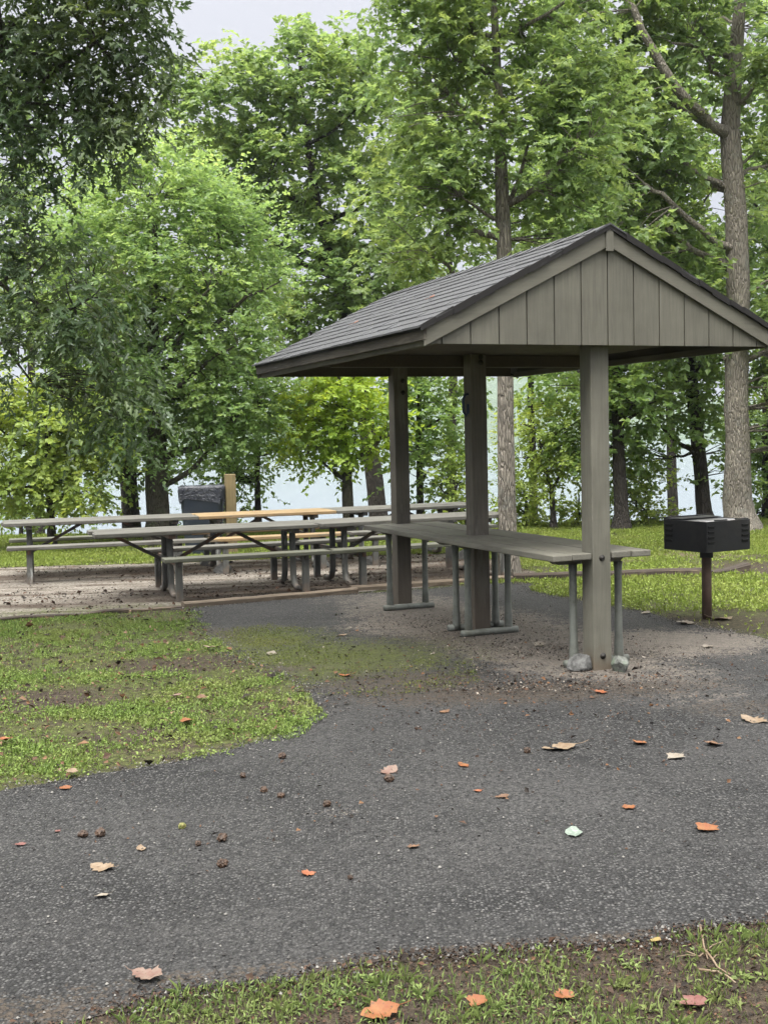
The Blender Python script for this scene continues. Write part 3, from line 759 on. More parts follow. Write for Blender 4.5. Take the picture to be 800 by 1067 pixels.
def make_tree(name, label, cat, group, base, trunk, blobs, px, bark, leaf, leaf_len=.1, twigs=7, lpt=9, limbs=None, nlimb=10, kind='simple', seed=1, droop=.22, tl=.42, fill=1.0, aspect=.7, clear=(), top=99, lr=1.0, nv=.62):
    """base: foot point. trunk: list of (point, radius). blobs: (centre, radii, clusters)"""
    R_ = np.random.RandomState(seed); rr = random.Random(seed)
    root = thing(name, label, cat, base, 0, group); B = np.array(base)
    # cluster centres
    C = []; O = []; blobs = [b for b in blobs if b[0].z - b[1][2] * .3 < top]
    for c, r, n in blobs:
        n = max(2, int(n * fill)); d = unit(R_.normal(size=(n, 3))); u = .42 + .6 * R_.rand(n, 1) ** .55
        C.append(np.array(c) + d * u * np.array(r)); O.append(unit(d / np.array(r) * np.mean(r) + np.array([0, 0, .35])))
    C = np.vstack(C); O = np.vstack(O)
    keep = np.ones(len(C), bool)      # parts of trunk and limbs that hang free of foliage on the open side
    for a, b, rad in clear:
        a = np.array(a); b = np.array(b); ab = (b - a)[[0, 2]]; t = np.clip(((C[:, [0, 2]] - a[[0, 2]]) @ ab) / (ab @ ab), 0, 1)
        q = a + (b - a) * t[:, None]; keep &= ~((np.hypot(C[:, 0] - q[:, 0], C[:, 2] - q[:, 2]) < rad) & (C[:, 1] < q[:, 1] + .3))
    C = C[keep]; O = O[keep]
    # --- woody part
    mb = MB(); nodes = []
    def grow(pts, rads, n):
        mb.tube(pts, rads, n, flute=.05 if n > 8 else 0)
    tp = [Vector(p) for p, r in trunk]; tr = [r for p, r in trunk]
    # resample the trunk with a slight wobble
    P, Q = [], []
    for i in range(len(tp) - 1):
        k = max(2, int((tp[i + 1] - tp[i]).length / .35))
        for j in range(k):
            t = j / k; w = rr.uniform(-.08, .08) * tr[i]
            P.append(tp[i].lerp(tp[i + 1], t) + Vector((w, w * .6, 0))); Q.append((tr[i] * (1 - t) + tr[i + 1] * t) * rr.uniform(.97, 1.03))
    P.append(tp[-1]); Q.append(tr[-1])
    fl = max(.12, Q[0] * 1.2)
    P = [P[0] + Vector((0, 0, -.4)), P[0] + Vector((0, 0, fl * .25))] + [p for p in P[1:] if p.z > P[0].z + fl * .5]
    Q = [Q[0] * 1.55, Q[0] * 1.28] + Q[len(Q) - len(P) + 2:]
    b0 = Vector(base)
    grow([p - b0 for p in P], Q, 14)
    for p, q in zip(P, Q): nodes.append((p, q))
    zmin = C[:, 2].min()
    def limb(pts, r0, r1):
        pts = [Vector(p) for p in pts]; k = len(pts); out = []; rad = []
        for i in range(k - 1):
            m = max(2, int((pts[i + 1] - pts[i]).length / .3))
            for j in range(m):
                t = (i + j / m) / (k - 1); out.append(pts[i].lerp(pts[i + 1], j / m) + Vector((rr.uniform(-1, 1), rr.uniform(-1, 1), rr.uniform(-1, 1))) * .025); rad.append(r0 + (r1 - r0) * t)
        out.append(pts[-1]); rad.append(r1)
        grow([p - b0 for p in out], rad, 7)
        for p, q in zip(out, rad): nodes.append((p, q))
    for lp, r0, r1 in (limbs or []): limb(lp, r0, r1)
    tn = [(p, q) for p, q in zip(P, Q) if p.z > max(b0.z + .8, zmin - 1.2)] or list(zip(P, Q))[-3:]
    for i in range(nlimb):
        c = Vector(C[R_.randint(len(C))])
        def cost(pq):
            p = pq[0]; h = math.hypot(p.x - c.x, p.y - c.y); return abs((c.z - p.z) - .55 * h) + .3 * h
        p, q = min(tn, key=cost)
        m1 = p.lerp(c, .4) + Vector((rr.uniform(-.1, .1), rr.uniform(-.1, .1), (c - p).length * -.05)); 
        r0 = min(q * .55, .02 + .022 * (c - p).length)
        limb([p, m1, p.lerp(c, .75) + Vector((0, 0, .05)), c], max(r0, .018) * lr, .01 * lr)
    NP = np.array([p for p, q in nodes]); 
    for i in range(len(C)):
        d2 = np.linalg.norm(NP - C[i], axis=1) + .6 * np.maximum(0, NP[:, 2] - C[i][2]); j = int(d2.argmin())
        p = Vector(NP[j]); c = Vector(C[i]); dd = (c - p).length
        if dd > 3.5 or dd < .05: continue
        m = p.lerp(c, .5) + Vector((rr.uniform(-.12, .12), rr.uniform(-.12, .12), rr.uniform(-.02, .12))) * min(1, dd)
        rb = min(nodes[j][1] * .7, .006 + .008 * dd)
        mb.tube([p - b0, m - b0, c - b0], [rb, rb * .7, .004], 4, False)
    mb.build('trunk', bark, root)
    # --- leaves on twigs
    nC = len(C); nt = nC * twigs
    c = np.repeat(C, twigs, 0); o = np.repeat(O, twigs, 0)
    d = unit(o * .75 + R_.normal(size=(nt, 3)) * np.array([.75, .75, .5])); L = tl * (.5 + .8 * R_.rand(nt))
    start = c + R_.normal(size=(nt, 3)) * .15
    t = (.15 + .85 * (np.arange(lpt) + R_.rand(nt, lpt)) / lpt)
    pos = start[:, None] + d[:, None] * (t * L[:, None])[..., None]
    pos[..., 2] -= droop * t ** 2 * L[:, None]
    side = unit(np.cross(d, np.array([0, 0, 1.]))); sg = np.where(np.arange(lpt) % 2, 1., -1.)
    D = unit(d[:, None] * .6 + side[:, None] * sg[None, :, None] * .75 + R_.normal(size=(nt, lpt, 3)) * .35 + np.array([0, 0, -droop * .8]))
    N = unit(np.array([0, 0, 1.]) + R_.normal(size=(nt, lpt, 3)) * nv + o[:, None] * .25)
    n = nt * lpt; Ln = leaf_len * (.65 + .6 * R_.rand(n))
    V, idx, sizes, nf = leaf_arrays(pos.reshape(-1, 3), D.reshape(-1, 3), N.reshape(-1, 3), Ln, Ln * aspect, kind)
    col = np.clip(np.repeat(R_.rand(nC), twigs * lpt) * .5 + R_.rand(n) * .5, 0, 1)
    np_mesh('crown', V - B, idx, sizes, leaf, root, np.repeat(col, nf))
    return root

def blob(px, py, rx, ry, Y, n, dy=0, deep=.9):
    c = far(px, py, Y + dy); k = Y / CAM_F
    return (c, (rx * k, max(rx, ry) * k * deep, ry * k), n)
def foot(px, Y):
    p = far(px, 500, Y); return (p.x, Y, gz(p.x, Y))
def trunk_at(px, Y, w, ups):
    """ups: (px, py, width in px)"""
    f = foot(px, Y); k = Y / CAM_F
    return f, [(f, w * k / 2)] + [(far(x, y, Y), ww * k / 2) for x, y, ww in ups]

# 1 rounded light green maple left of the bin
Y = 19.0; f, t = trunk_at(163, Y, 25, [(163, 480, 23), (162, 420, 18), (160, 365, 14), (160, 290, 9), (163, 210, 4)])
make_tree('maple_tree', 'rounded light green maple rising behind the rear tables, left of the bin', 'tree', None, f, t,
    [blob(165, 255, 95, 85, Y, 90), blob(95, 300, 62, 75, Y, 60), blob(235, 305, 58, 85, Y, 60), blob(150, 195, 55, 42, Y, 36), blob(160, 350, 100, 60, Y, 60), blob(205, 250, 70, 60, Y, 40),
     blob(215, 410, 75, 45, Y, 55), blob(110, 410, 70, 45, Y, 45), blob(255, 425, 45, 42, Y, 30), blob(170, 440, 60, 30, Y, 25)],
    0, M['bark_maple'], M['leaf_maple'], .085, 9, 11, seed=21, nlimb=22, tl=.5, droop=.15)
# 2 tall oak behind it
Y = 24.0; f, t = trunk_at(396, Y, 21, [(393, 525, 19), (387, 480, 18), (372, 380, 15), (350, 290, 13), (330, 215, 10), (318, 130, 6), (312, 60, 3)])
make_tree('oak_tree', 'tall oak with dark leaning trunk behind the shelter posts, crown left of the roof', 'tree', None, f, t,
    [blob(238, 105, 48, 52, Y, 50), blob(318, 88, 58, 48, Y, 62), blob(372, 105, 36, 58, Y, 44), blob(300, 175, 70, 50, Y, 58), blob(375, 205, 55, 62, Y, 56), blob(318, 290, 75, 52, Y, 58), blob(250, 185, 45, 45, Y, 36), blob(400, 280, 55, 50, Y, 45), blob(355, 340, 70, 40, Y, 45), blob(205, 130, 28, 40, Y, 22)],
    0, M['bark_dark'], M['leaf_oak'], .13, 8, 10, seed=22, nlimb=20, tl=.42, fill=.88)
# 3 yellow-green young tree
Y = 20.0; f, t = trunk_at(362, Y, 13, [(362, 520, 12), (361, 480, 10), (357, 430, 7), (352, 385, 3)])
make_tree('young_tree', 'small yellow-green tree below the left eave of the shelter', 'tree', None, f, t,
    [blob(345, 435, 42, 40, Y, 40), blob(320, 420, 28, 30, Y, 20), blob(385, 440, 28, 40, Y, 24), blob(350, 400, 45, 25, Y, 26), blob(325, 462, 24, 20, Y, 14), blob(340, 482, 26, 8, Y, 5)],
    0, M['bark_maple'], M['leaf_lime'], .1, 7, 9, seed=23, nlimb=10, tl=.42)
# 4 slim tall oak behind the middle post
Y = 13.7; f, t = trunk_at(529, Y, 19, [(528, 520, 18), (526, 400, 16.5), (525, 250, 15), (521, 150, 12), (516, 40, 8), (512, -40, 5)])
make_tree('oak_tree', 'slim tall oak with straight pale trunk just right of the middle shelter post', 'tree', None, f, t,
    [blob(440, 45, 48, 50, Y, 34), blob(505, 35, 65, 55, Y, 44), blob(570, 55, 60, 60, Y, 42), blob(465, 130, 62, 50, Y, 40), blob(550, 150, 58, 55, Y, 40), blob(440, 215, 62, 42, Y, 32), blob(495, 200, 35, 50, Y, 16), blob(575, 225, 52, 40, Y, 28), blob(610, 130, 48, 65, Y, 32), blob(470, -40, 90, 45, Y, 36), blob(580, -40, 80, 50, Y, 32), blob(420, 265, 45, 25, Y, 14)],
    0, M['bark_oak'], M['leaf_oak'], .105, 7, 9, seed=24, nlimb=16, tl=.3, kind='lobed', fill=.85, top=6.9, clear=[(far(526, 290, Y), far(523, 175, Y), .3), (far(518, 80, Y), far(516, 0, Y), .2)],
    limbs=[([far(524, 235, Y), far(505, 225, Y), far(480, 205, Y - .3)], .03, .012), ([far(525, 215, Y), far(540, 190, Y), far(550, 150, Y + .3)], .035, .015), ([far(522, 160, Y), far(500, 130, Y), far(470, 100, Y)], .03, .012)])
# 5 dark trunk right of front post
Y = 19.8; f, t = trunk_at(647, Y, 17, [(646, 520, 14), (643, 440, 12), (640, 360, 10), (636, 250, 7), (632, 150, 4)])
make_tree('oak_tree', 'dark-trunked oak close behind the front shelter post', 'tree', None, f, t,
    [blob(630, 415, 45, 40, Y, 40), blob(600, 385, 40, 30, Y, 24), blob(660, 400, 40, 45, Y, 34), blob(640, 190, 60, 55, Y, 36), blob(600, 250, 50, 50, Y, 30), blob(665, 280, 50, 50, Y, 30), blob(620, 455, 30, 22, Y, 14)],
    0, M['bark_dark'], M['leaf_mid'], .11, 8, 10, seed=25, nlimb=16, fill=.62)
# 6 leaning dark trunk behind the grill
Y = 20.6; f, t = trunk_at(735, Y, 17, [(732, 520, 15), (725, 450, 14), (720, 400, 13), (719, 370, 11), (712, 300, 9), (704, 220, 6), (700, 120, 4)])
make_tree('oak_tree', 'dark oak leaning left behind the black grill', 'tree', None, f, t,
    [blob(685, 430, 48, 42, Y, 46), blob(662, 470, 30, 20, Y, 14), blob(745, 395, 42, 35, Y, 34), blob(700, 375, 50, 30, Y, 32), blob(690, 250, 60, 50, Y, 36), blob(730, 300, 50, 45, Y, 32), blob(700, 170, 60, 50, Y, 32), blob(765, 480, 22, 24, Y, 10)],
    0, M['bark_dark'], M['leaf_mid'], .11, 8, 10, seed=26, nlimb=14, fill=.62,
    limbs=[([far(722, 472, Y), far(712, 474, Y), far(698, 478, Y)], .03, .015), ([far(720, 405, Y), far(715, 413, Y), far(708, 424, Y)], .025, .015), ([far(722, 440, Y), far(705, 437, Y), far(690, 428, Y)], .03, .012)])
# 7 great oak at right
Y = 19.2; f, t = trunk_at(770, Y, 36, [(768, 520, 29), (767, 450, 25), (767, 380, 24), (768, 280, 23), (765, 200, 22), (760, 140, 20), (765, 60, 15), (770, 0, 12), (772, -60, 8)])
make_tree('oak_tree', 'great oak with thick furrowed trunk right of the grill and long bare limb', 'tree', None, f, t,
    [blob(620, 35, 60, 60, Y, 46), blob(690, 40, 50, 50, Y, 30), blob(800, 60, 45, 70, Y, 44), blob(640, 120, 60, 50, Y, 46), blob(705, 150, 42, 40, Y, 24), blob(810, 200, 38, 60, Y, 34), blob(655, 235, 70, 45, Y, 50), blob(820, 320, 52, 55, Y, 46), blob(730, 60, 30, 40, Y, 12), blob(740, 320, 60, 35, Y, 36), blob(760, -30, 120, 35, Y, 44), blob(640, -40, 90, 35, Y, 36), blob(790, 395, 38, 26, Y, 22), blob(610, 190, 45, 40, Y, 26), blob(850, 430, 50, 50, Y, 20), blob(730, 225, 25, 40, Y, 12)],
    0, M['bark_oak'], M['leaf_oak'], .125, 8, 10, seed=27, nlimb=16, tl=.38, fill=.85, top=9.0, clear=[(far(769, 560, Y), far(767, 400, Y), .6), (far(768, 300, Y), far(762, 120, Y), .5), (far(766, 50, Y), far(769, 0, Y), .3), (far(755, 138, Y), far(718, 108, Y - .4), .45), (far(718, 108, Y - .4), far(650, -8, Y - .6), .45), (far(745, 252, Y), far(690, 203, Y - .5), .35)],
    limbs=[([far(760, 142, Y), far(742, 132, Y - .2), far(718, 108, Y - .4), far(692, 72, Y - .5), far(668, 30, Y - .6), far(650, -8, Y - .6)], .1, .05),
           ([far(767, 262, Y), far(745, 252, Y - .2), far(715, 228, Y - .4), far(690, 203, Y - .5), (far(672, 192, Y - .5))], .065, .03),
           ([far(763, 186, Y), far(780, 175, Y), far(815, 172, Y)], .05, .03), ([far(762, 80, Y), far(730, 50, Y), far(700, 45, Y - .3)], .05, .02)])
# 8 small forked tree on the bank
Y = 20.2; f, t = trunk_at(576, Y, 7, [(575, 520, 5.5), (573, 505, 4.5), (566, 480, 3), (560, 450, 2)])
make_tree('young_tree', 'small forked green tree seen between the middle and front posts', 'tree', None, f, t,
    [blob(575, 450, 38, 34, Y, 44), blob(553, 470, 22, 24, Y, 18), blob(598, 475, 20, 26, Y, 16), blob(575, 490, 30, 10, Y, 10)],
    0, M['bark_dark'], M['leaf_light'], .075, 8, 10, seed=28, nlimb=9, tl=.36, fill=.75,
    limbs=[([far(574, 512, Y), far(582, 495, Y), far(592, 470, Y)], .035, .012)])
# 9 slim tree at right edge
Y = 22.0; f, t = trunk_at(800, Y, 10, [(798, 500, 9), (797, 420, 7), (797, 320, 4)])
make_tree('young_tree', 'slim dark-stemmed tree at the right edge beyond the great oak', 'tree', None, f, t,
    [blob(805, 440, 40, 50, Y, 42), blob(800, 500, 24, 30, Y, 18), blob(830, 380, 40, 40, Y, 20)], 0, M['bark_dark'], M['leaf_mid'], .1, 8, 10, seed=29, nlimb=8)
# 10-13 left bank understorey
Y = 18.4; f, t = trunk_at(52, Y, 9, [(52, 500, 8), (50, 450, 6), (46, 400, 3)])
make_tree('young_tree', 'light yellow-green bushy tree behind the far left table', 'tree', None, f, t,
    [blob(35, 455, 50, 45, Y, 46), blob(85, 440, 40, 40, Y, 34), blob(20, 500, 36, 28, Y, 22), blob(75, 490, 38, 28, Y, 20), blob(-20, 440, 40, 50, Y, 24)],
    0, M['bark_dark'], M['leaf_light'], .095, 8, 10, seed=30, nlimb=10)
Y = 21.0; f, t = trunk_at(136, Y, 17, [(136, 500, 15), (135, 440, 12), (132, 350, 8), (130, 280, 4)])
make_tree('maple_tree', 'darker maple with trunk just left of the light green one', 'tree', None, f, t,
    [blob(110, 440, 50, 40, Y, 40), blob(100, 380, 50, 36, Y, 20), blob(140, 470, 40, 26, Y, 20), blob(175, 470, 30, 22, Y, 14)], 0, M['bark_dark'], M['leaf_mid'], .1, 8, 10, seed=31, nlimb=12, fill=.7)
Y = 21.5; f, t = trunk_at(268, Y, 7, [(268, 500, 6), (270, 450, 4), (272, 410, 2)])
make_tree('young_tree', 'small mid-green tree right of the yellowish post', 'tree', None, f, t,
    [blob(270, 455, 36, 36, Y, 36), blob(248, 490, 24, 20, Y, 14), blob(225, 480, 28, 24, Y, 14), blob(285, 420, 22, 24, Y, 10)], 0, M['bark_dark'], M['leaf_mid'], .09, 8, 10, seed=32, nlimb=8, fill=.75)
Y = 21.2; f, t = trunk_at(437, Y, 8, [(437, 500, 7), (436, 450, 6), (437, 400, 4), (440, 340, 2)])
make_tree('young_tree', 'slender dark green tree between the far and middle shelter posts', 'tree', None, f, t,
    [blob(450, 430, 38, 42, Y, 46), blob(425, 400, 30, 30, Y, 22), blob(470, 395, 34, 30, Y, 24), blob(440, 480, 30, 24, Y, 18)], 0, M['bark_dark'], M['leaf_mid'], .1, 8, 10, seed=33, nlimb=8, fill=.62)
# bank shrubs
def shrub(px, Y, blobs, label, leaf, seed, ll=.08):
    f, t = trunk_at(px, Y, 4, [(px + 2, 535, 3), (px + 3, 515, 1.5)])
    make_tree('shrub', label, 'shrub', None, f, t, blobs, 0, M['bark_dark'], leaf, ll, 7, 9, seed=seed, nlimb=5, tl=.34)
Y = 20.9; shrub(470, Y, [blob(470, 505, 22, 30, Y, 24), blob(478, 530, 18, 14, Y, 8)], 'light leafy shrub just left of the middle post', M['leaf_light'], 40)
shrub(545, Y, [blob(545, 515, 18, 28, Y, 20), blob(550, 540, 16, 10, Y, 8)], 'leafy shrub at the lake edge right of the slim oak trunk', M['leaf_light'], 41)
shrub(600, Y, [blob(605, 538, 20, 10, Y, 12), blob(592, 540, 14, 8, Y, 6)], 'low pale shrub at the lake edge left of the front post', M['leaf_light'], 42)
shrub(672, Y, [blob(666, 515, 22, 26, Y, 22), blob(690, 540, 20, 10, Y, 10), blob(655, 500, 18, 22, Y, 12)], 'light green shrub between the two dark trunks left of the grill', M['leaf_light'], 43)
shrub(20, 23, [blob(20, 520, 40, 18, 23, 22), blob(80, 522, 36, 16, 23, 18)], 'low green shrub under the far left trees', M['leaf_mid'], 44)
shrub(235, 22, [blob(238, 535, 34, 14, 22, 16), blob(205, 540, 20, 10, 22, 8)], 'low green shrub on the bank behind the trash bin', M['leaf_mid'], 45)
shrub(792, 22, [blob(795, 535, 18, 16, 22, 12)], 'low shrub at the lake edge beside the great oak', M['leaf_mid'], 46)
# near overhanging oak whose trunk stands out of view
Y = 9.5; f = (-4.6, Y + .4, 0); t = [(f, .24), ((-4.55, Y + .4, 2), .2), ((-4.45, Y + .3, 4), .17), ((-4.3, Y + .2, 6.5), .1)]
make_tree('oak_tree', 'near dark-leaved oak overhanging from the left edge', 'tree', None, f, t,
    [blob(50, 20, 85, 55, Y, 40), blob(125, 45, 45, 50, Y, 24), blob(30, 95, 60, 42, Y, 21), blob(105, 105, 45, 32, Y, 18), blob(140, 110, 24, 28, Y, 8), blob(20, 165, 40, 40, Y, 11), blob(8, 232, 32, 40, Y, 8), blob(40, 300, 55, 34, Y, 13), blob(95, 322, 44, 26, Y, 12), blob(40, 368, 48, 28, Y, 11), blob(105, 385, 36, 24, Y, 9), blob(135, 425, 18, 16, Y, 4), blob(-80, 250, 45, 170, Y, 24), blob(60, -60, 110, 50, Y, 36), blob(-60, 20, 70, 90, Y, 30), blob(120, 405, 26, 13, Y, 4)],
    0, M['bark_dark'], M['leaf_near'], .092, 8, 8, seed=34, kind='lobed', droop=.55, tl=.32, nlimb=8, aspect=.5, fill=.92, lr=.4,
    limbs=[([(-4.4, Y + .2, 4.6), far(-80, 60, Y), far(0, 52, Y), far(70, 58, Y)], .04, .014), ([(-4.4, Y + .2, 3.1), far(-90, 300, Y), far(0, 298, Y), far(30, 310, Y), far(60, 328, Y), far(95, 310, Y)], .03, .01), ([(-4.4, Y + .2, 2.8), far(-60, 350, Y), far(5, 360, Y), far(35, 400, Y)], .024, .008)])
# far row down the bank: two grown shapes, copied
Y = 27.0
def far_tree(px, seed, leaf, bl):
    f, t = trunk_at(px, Y, 12, [(px, 480, 10), (px + 2, 380, 8), (px - 3, 250, 6), (px, 100, 3)])
    return make_tree('bank_tree', 'leafy tree in the far row on the lake bank', 'tree', 'trees in the far row on the lake bank', f, t,
        [blob(px + a, b, rx, ry, Y, n) for a, b, rx, ry, n in bl], 0, M['bark_dark'], leaf, .14, 6, 9, seed=seed, nlimb=14, tl=.6, fill=.7)
fa = far_tree(470, 50, M['leaf_oak'], [(0, 60, 60, 60, 46), (-45, 160, 55, 50, 38), (45, 170, 55, 55, 38), (0, 250, 70, 45, 38), (-50, 310, 45, 35, 24), (50, 320, 45, 35, 24)])
fb = far_tree(620, 51, M['leaf_mid'], [(0, 110, 55, 55, 40), (-50, 210, 50, 50, 36), (50, 220, 55, 50, 36), (0, 300, 70, 45, 38), (-40, 360, 45, 30, 16)])
for src, px, Yd, rz, sc in ((fb, 235, 28.5, 1.2, .92), (fa, 40, 27, 2.4, .95), (fb, 700, 27.5, 2.1, 1.0), (fa, 800, 28, .8, 1.05), (fa, 130, 30, 3.9, .9), (fb, 555, 29, 4.3, .92), (fb, -60, 29, .4, 1.1), (fb, 870, 29, 2.9, 1.1)):
    c = copy_tree(src); c.location = foot(px, Yd); c.rotation_euler = (0, 0, rz); c.scale = (sc, sc, sc)

# ------------------------------------------------------------------ grass, litter, chips
def inside(poly, X, Yv):
    px = np.array([p.x for p in poly]); py = np.array([p.y for p in poly]); r = np.zeros(len(X), bool); j = len(px) - 1
    for i in range(len(px)):
        c = (py[i] > Yv) != (py[j] > Yv); xi = (px[j] - px[i]) * (Yv - py[i]) / (py[j] - py[i] + 1e-12) + px[i]
        r ^= c & (X < xi); j = i
    return r
def lattice(X, Y, s, seed):
    """smooth value noise for where grass grows"""
    R_ = np.random.RandomState(seed); T = R_.rand(64, 64)
    x = X / s; y = Y / s; x0 = np.floor(x).astype(int); y0 = np.floor(y).astype(int); fx = x - x0; fy = y - y0
    fx = fx * fx * (3 - 2 * fx); fy = fy * fy * (3 - 2 * fy); g = lambda a, b: T[a % 64, b % 64]
    return (g(x0, y0) * (1 - fx) + g(x0 + 1, y0) * fx) * (1 - fy) + (g(x0, y0 + 1) * (1 - fx) + g(x0 + 1, y0 + 1) * fx) * fy
def density(X, Y, seed): return .5 * lattice(X, Y, .55, seed) + .3 * lattice(X, Y, .2, seed + 1) + .2 * lattice(X, Y, .08, seed + 2)
def ellipse(X, Y, c, rx, ry): return np.hypot((X - c[0]) / rx, (Y - c[1]) / ry)
PADW = [Vector((p.x, p.y)) for p in PAD]
def blades(name, X, Yv, h, w, mat, seed, lean=.8, z0=0.0, clover=.35):
    R_ = np.random.RandomState(seed); n = len(X); a = R_.rand(n) * 2 * PI
    P = np.stack([X, Yv, np.full(n, z0) + np.array([gz(x, y) for x, y in zip(X, Yv)])], 1)
    up = np.stack([np.cos(a) * lean * R_.rand(n), np.sin(a) * lean * R_.rand(n), np.ones(n)], 1); D = unit(up)
    flat = R_.rand(n) < clover
    D[flat] = unit(np.stack([np.cos(a[flat]), np.sin(a[flat]), .25 + .5 * R_.rand(flat.sum())], 1))
    P[flat, 2] += h[flat] * .35
    N = unit(np.stack([-np.sin(a), np.cos(a), np.zeros(n)], 1) + R_.normal(size=(n, 3)) * .3); N[flat] = unit(np.array([0, 0, 1.]) + R_.normal(size=(flat.sum(), 3)) * .4)
    W = w * np.where(flat, 2.0, .8); H = h * np.where(flat, .75, 1.25)
    V, idx, sizes, nf = leaf_arrays(P, D, N, H, W, 'simple')
    return np_mesh(name, V, idx, sizes, mat, None, np.repeat(R_.rand(n), nf))
# island and left lawn
R_ = np.random.RandomState(60)
def scatter(n, x0, x1, y0, y1): return R_.uniform(x0, x1, n), R_.uniform(y0, y1, n)
X, Yv = scatter(400000, -5.2, .2, 4.4, 11.6)
# the turf creeps over the asphalt in ragged thin tufts
creep = .1 * (density(X, Yv, 31) - .32)
k = (~inside(PATH, X, Yv) | (~inside(PATH, X - creep * 3.2, Yv + creep * 2.2) & (R_.rand(len(X)) < .6))) & ~inside(PADW, X, Yv) & (Yv < 11.8) & (np.abs(X) < Yv * .4 + .4) & (X < -.1)
X, Yv = X[k], Yv[k]; dn = density(X, Yv, 3)
for c, rx, ry, s in ((at(30, 730), .6, .4, .25), (at(195, 690), .65, .33, .25), (at(90, 700), .4, .25, .12), (at(250, 745), .35, .25, .1)): dn -= s * np.clip(1.6 - ellipse(X, Yv, c, rx, ry), 0, 1)
k = R_.rand(len(X)) < np.clip((dn - .39) * 3.2, .04, 1); X, Yv = X[k], Yv[k]
o = blades('island_grass', X, Yv, R_.uniform(.012, .034, len(X)), R_.uniform(.004, .0075, len(X)), M['grass'], 61, clover=.6); tag(o, 'short green grass and clover on the island left of the path', 'grass', kind='stuff')
# verge in front
X, Yv = scatter(90000, -2.2, 2.2, 2.6, 4.05); k = ~inside(PATH, X, Yv); X, Yv = X[k], Yv[k]; dn = density(X, Yv, 7)
dn -= .07 * np.clip(1.5 - ellipse(X, Yv, (.95, 3.5), .5, .3), 0, 1)
k = R_.rand(len(X)) < np.clip((dn - .37) * 2.4, .08, 1); X, Yv = X[k], Yv[k]
o = blades('verge_grass', X, Yv, R_.uniform(.008, .03, len(X)), R_.uniform(.002, .0045, len(X)), M['weed'], 62, clover=.4); tag(o, 'sparse grass and small weeds on the bare soil at the front edge of the path', 'grass', kind='stuff')
# broadleaf weeds and longer tufts on the verge
tx, ty = scatter(620, -2.0, 2.0, 2.75, 4.0); k = ~inside(PATH, tx, ty); tx, ty = tx[k], ty[k]; k = R_.rand(len(tx)) < np.clip((density(tx, ty, 7) - .38) * 4, .1, 1); tx, ty = tx[k], ty[k]
P, D, N, Ls, Ws = [], [], [], [], []
for x, y in zip(tx, ty):
    tuft = R_.rand() < .55
    for j in range(R_.randint(7, 16)):
        a = R_.rand() * 2 * PI; el = R_.uniform(.5, 1.3) if tuft else R_.uniform(.1, .55)
        P.append((x + .008 * math.cos(a), y + .008 * math.sin(a), .002)); D.append((math.cos(a) * math.cos(el), math.sin(a) * math.cos(el), math.sin(el)))
        N.append((-math.cos(a) * math.sin(el) + R_.normal() * .2, -math.sin(a) * math.sin(el) + R_.normal() * .2, math.cos(el))); Ls.append(R_.uniform(.02, .06) if tuft else R_.uniform(.014, .034)); Ws.append(R_.uniform(.0022, .0045) if tuft else R_.uniform(.007, .013))
V, idx, sizes, nf = leaf_arrays(np.array(P), unit(np.array(D)), unit(np.array(N)), np.array(Ls), np.array(Ws), 'simple')
o = np_mesh('verge_weeds', V, idx, sizes, M['weed'], None, np.repeat(np.clip(.3 + .6 * R_.rand(len(P)), 0, 1), nf)); tag(o, 'green weed rosettes and grass tufts along the front edge of the path', 'weeds', kind='stuff')
# right lawn between path and timbers, and the lawn behind up to the bank
X, Yv = scatter(420000, -9.5, 9.5, 8.5, 21.8)
k = ~inside(PATH, X, Yv) & ~inside(PADW, X, Yv) & (np.abs(X) < Yv * .36 + .6) & ((Yv > 14.5) | (X > .8)); X, Yv = X[k], Yv[k]; dn = density(X / 1.6, Yv / 1.6, 5)
for c, rx, ry, s in ((at(760, 650), .9, .5, .3), (at(775, 592), .9, .6, .35), (at(600, 585), 2.4, .5, .12), (at(740, 645), .35, .3, .4)): dn -= s * np.clip(1.6 - ellipse(X, Yv, c, rx, ry), 0, 1)
k = R_.rand(len(X)) < np.clip((dn - .22) * 4, .03, 1); X, Yv = X[k], Yv[k]
o = blades('lawn_grass', X, Yv, R_.uniform(.025, .055, len(X)), R_.uniform(.008, .014, len(X)), M['grass_far'], 63, clover=.5); tag(o, 'bright green mown grass behind the tables and around the grill', 'grass', kind='stuff')

# litter
def bits(name, X, Yv, s, mat, seed, z, flat=.35, col=None):
    R2 = np.random.RandomState(seed); n = len(X); a = R2.rand(n) * 2 * PI
    D = unit(np.stack([np.cos(a), np.sin(a), R2.normal(size=n) * flat], 1)); N = unit(np.array([0, 0, 1.]) + R2.normal(size=(n, 3)) * flat)
    P = np.stack([X, Yv, z + s * .25], 1)
    V, idx, sizes, nf = leaf_arrays(P, D, N, s, s * R2.uniform(.3, .9, n), 'simple')
    return np_mesh(name, V, idx, sizes, mat, None, np.repeat(R2.rand(n) if col is None else col, nf))
xs_, ys_ = [], []
for px, py, sx, sy, n in ((590, 712, 1.0, .35, 714), (500, 720, 1.5, .7, 714), (420, 690, 1.6, 1.0, 612), (640, 760, 1.6, .8, 510), (330, 720, 1.2, .8, 408), (250, 860, 1.2, .6, 60), (700, 700, 1.2, .8, 200), (500, 850, 1.4, .7, 70)):
    c = at(px, py); xs_.append(R_.normal(c.x, sx * .5, n)); ys_.append(R_.normal(c.y, sy * .6, n))
X = np.concatenate(xs_); Yv = np.concatenate(ys_); k = inside(PATH, X, Yv); X, Yv = X[k], Yv[k]
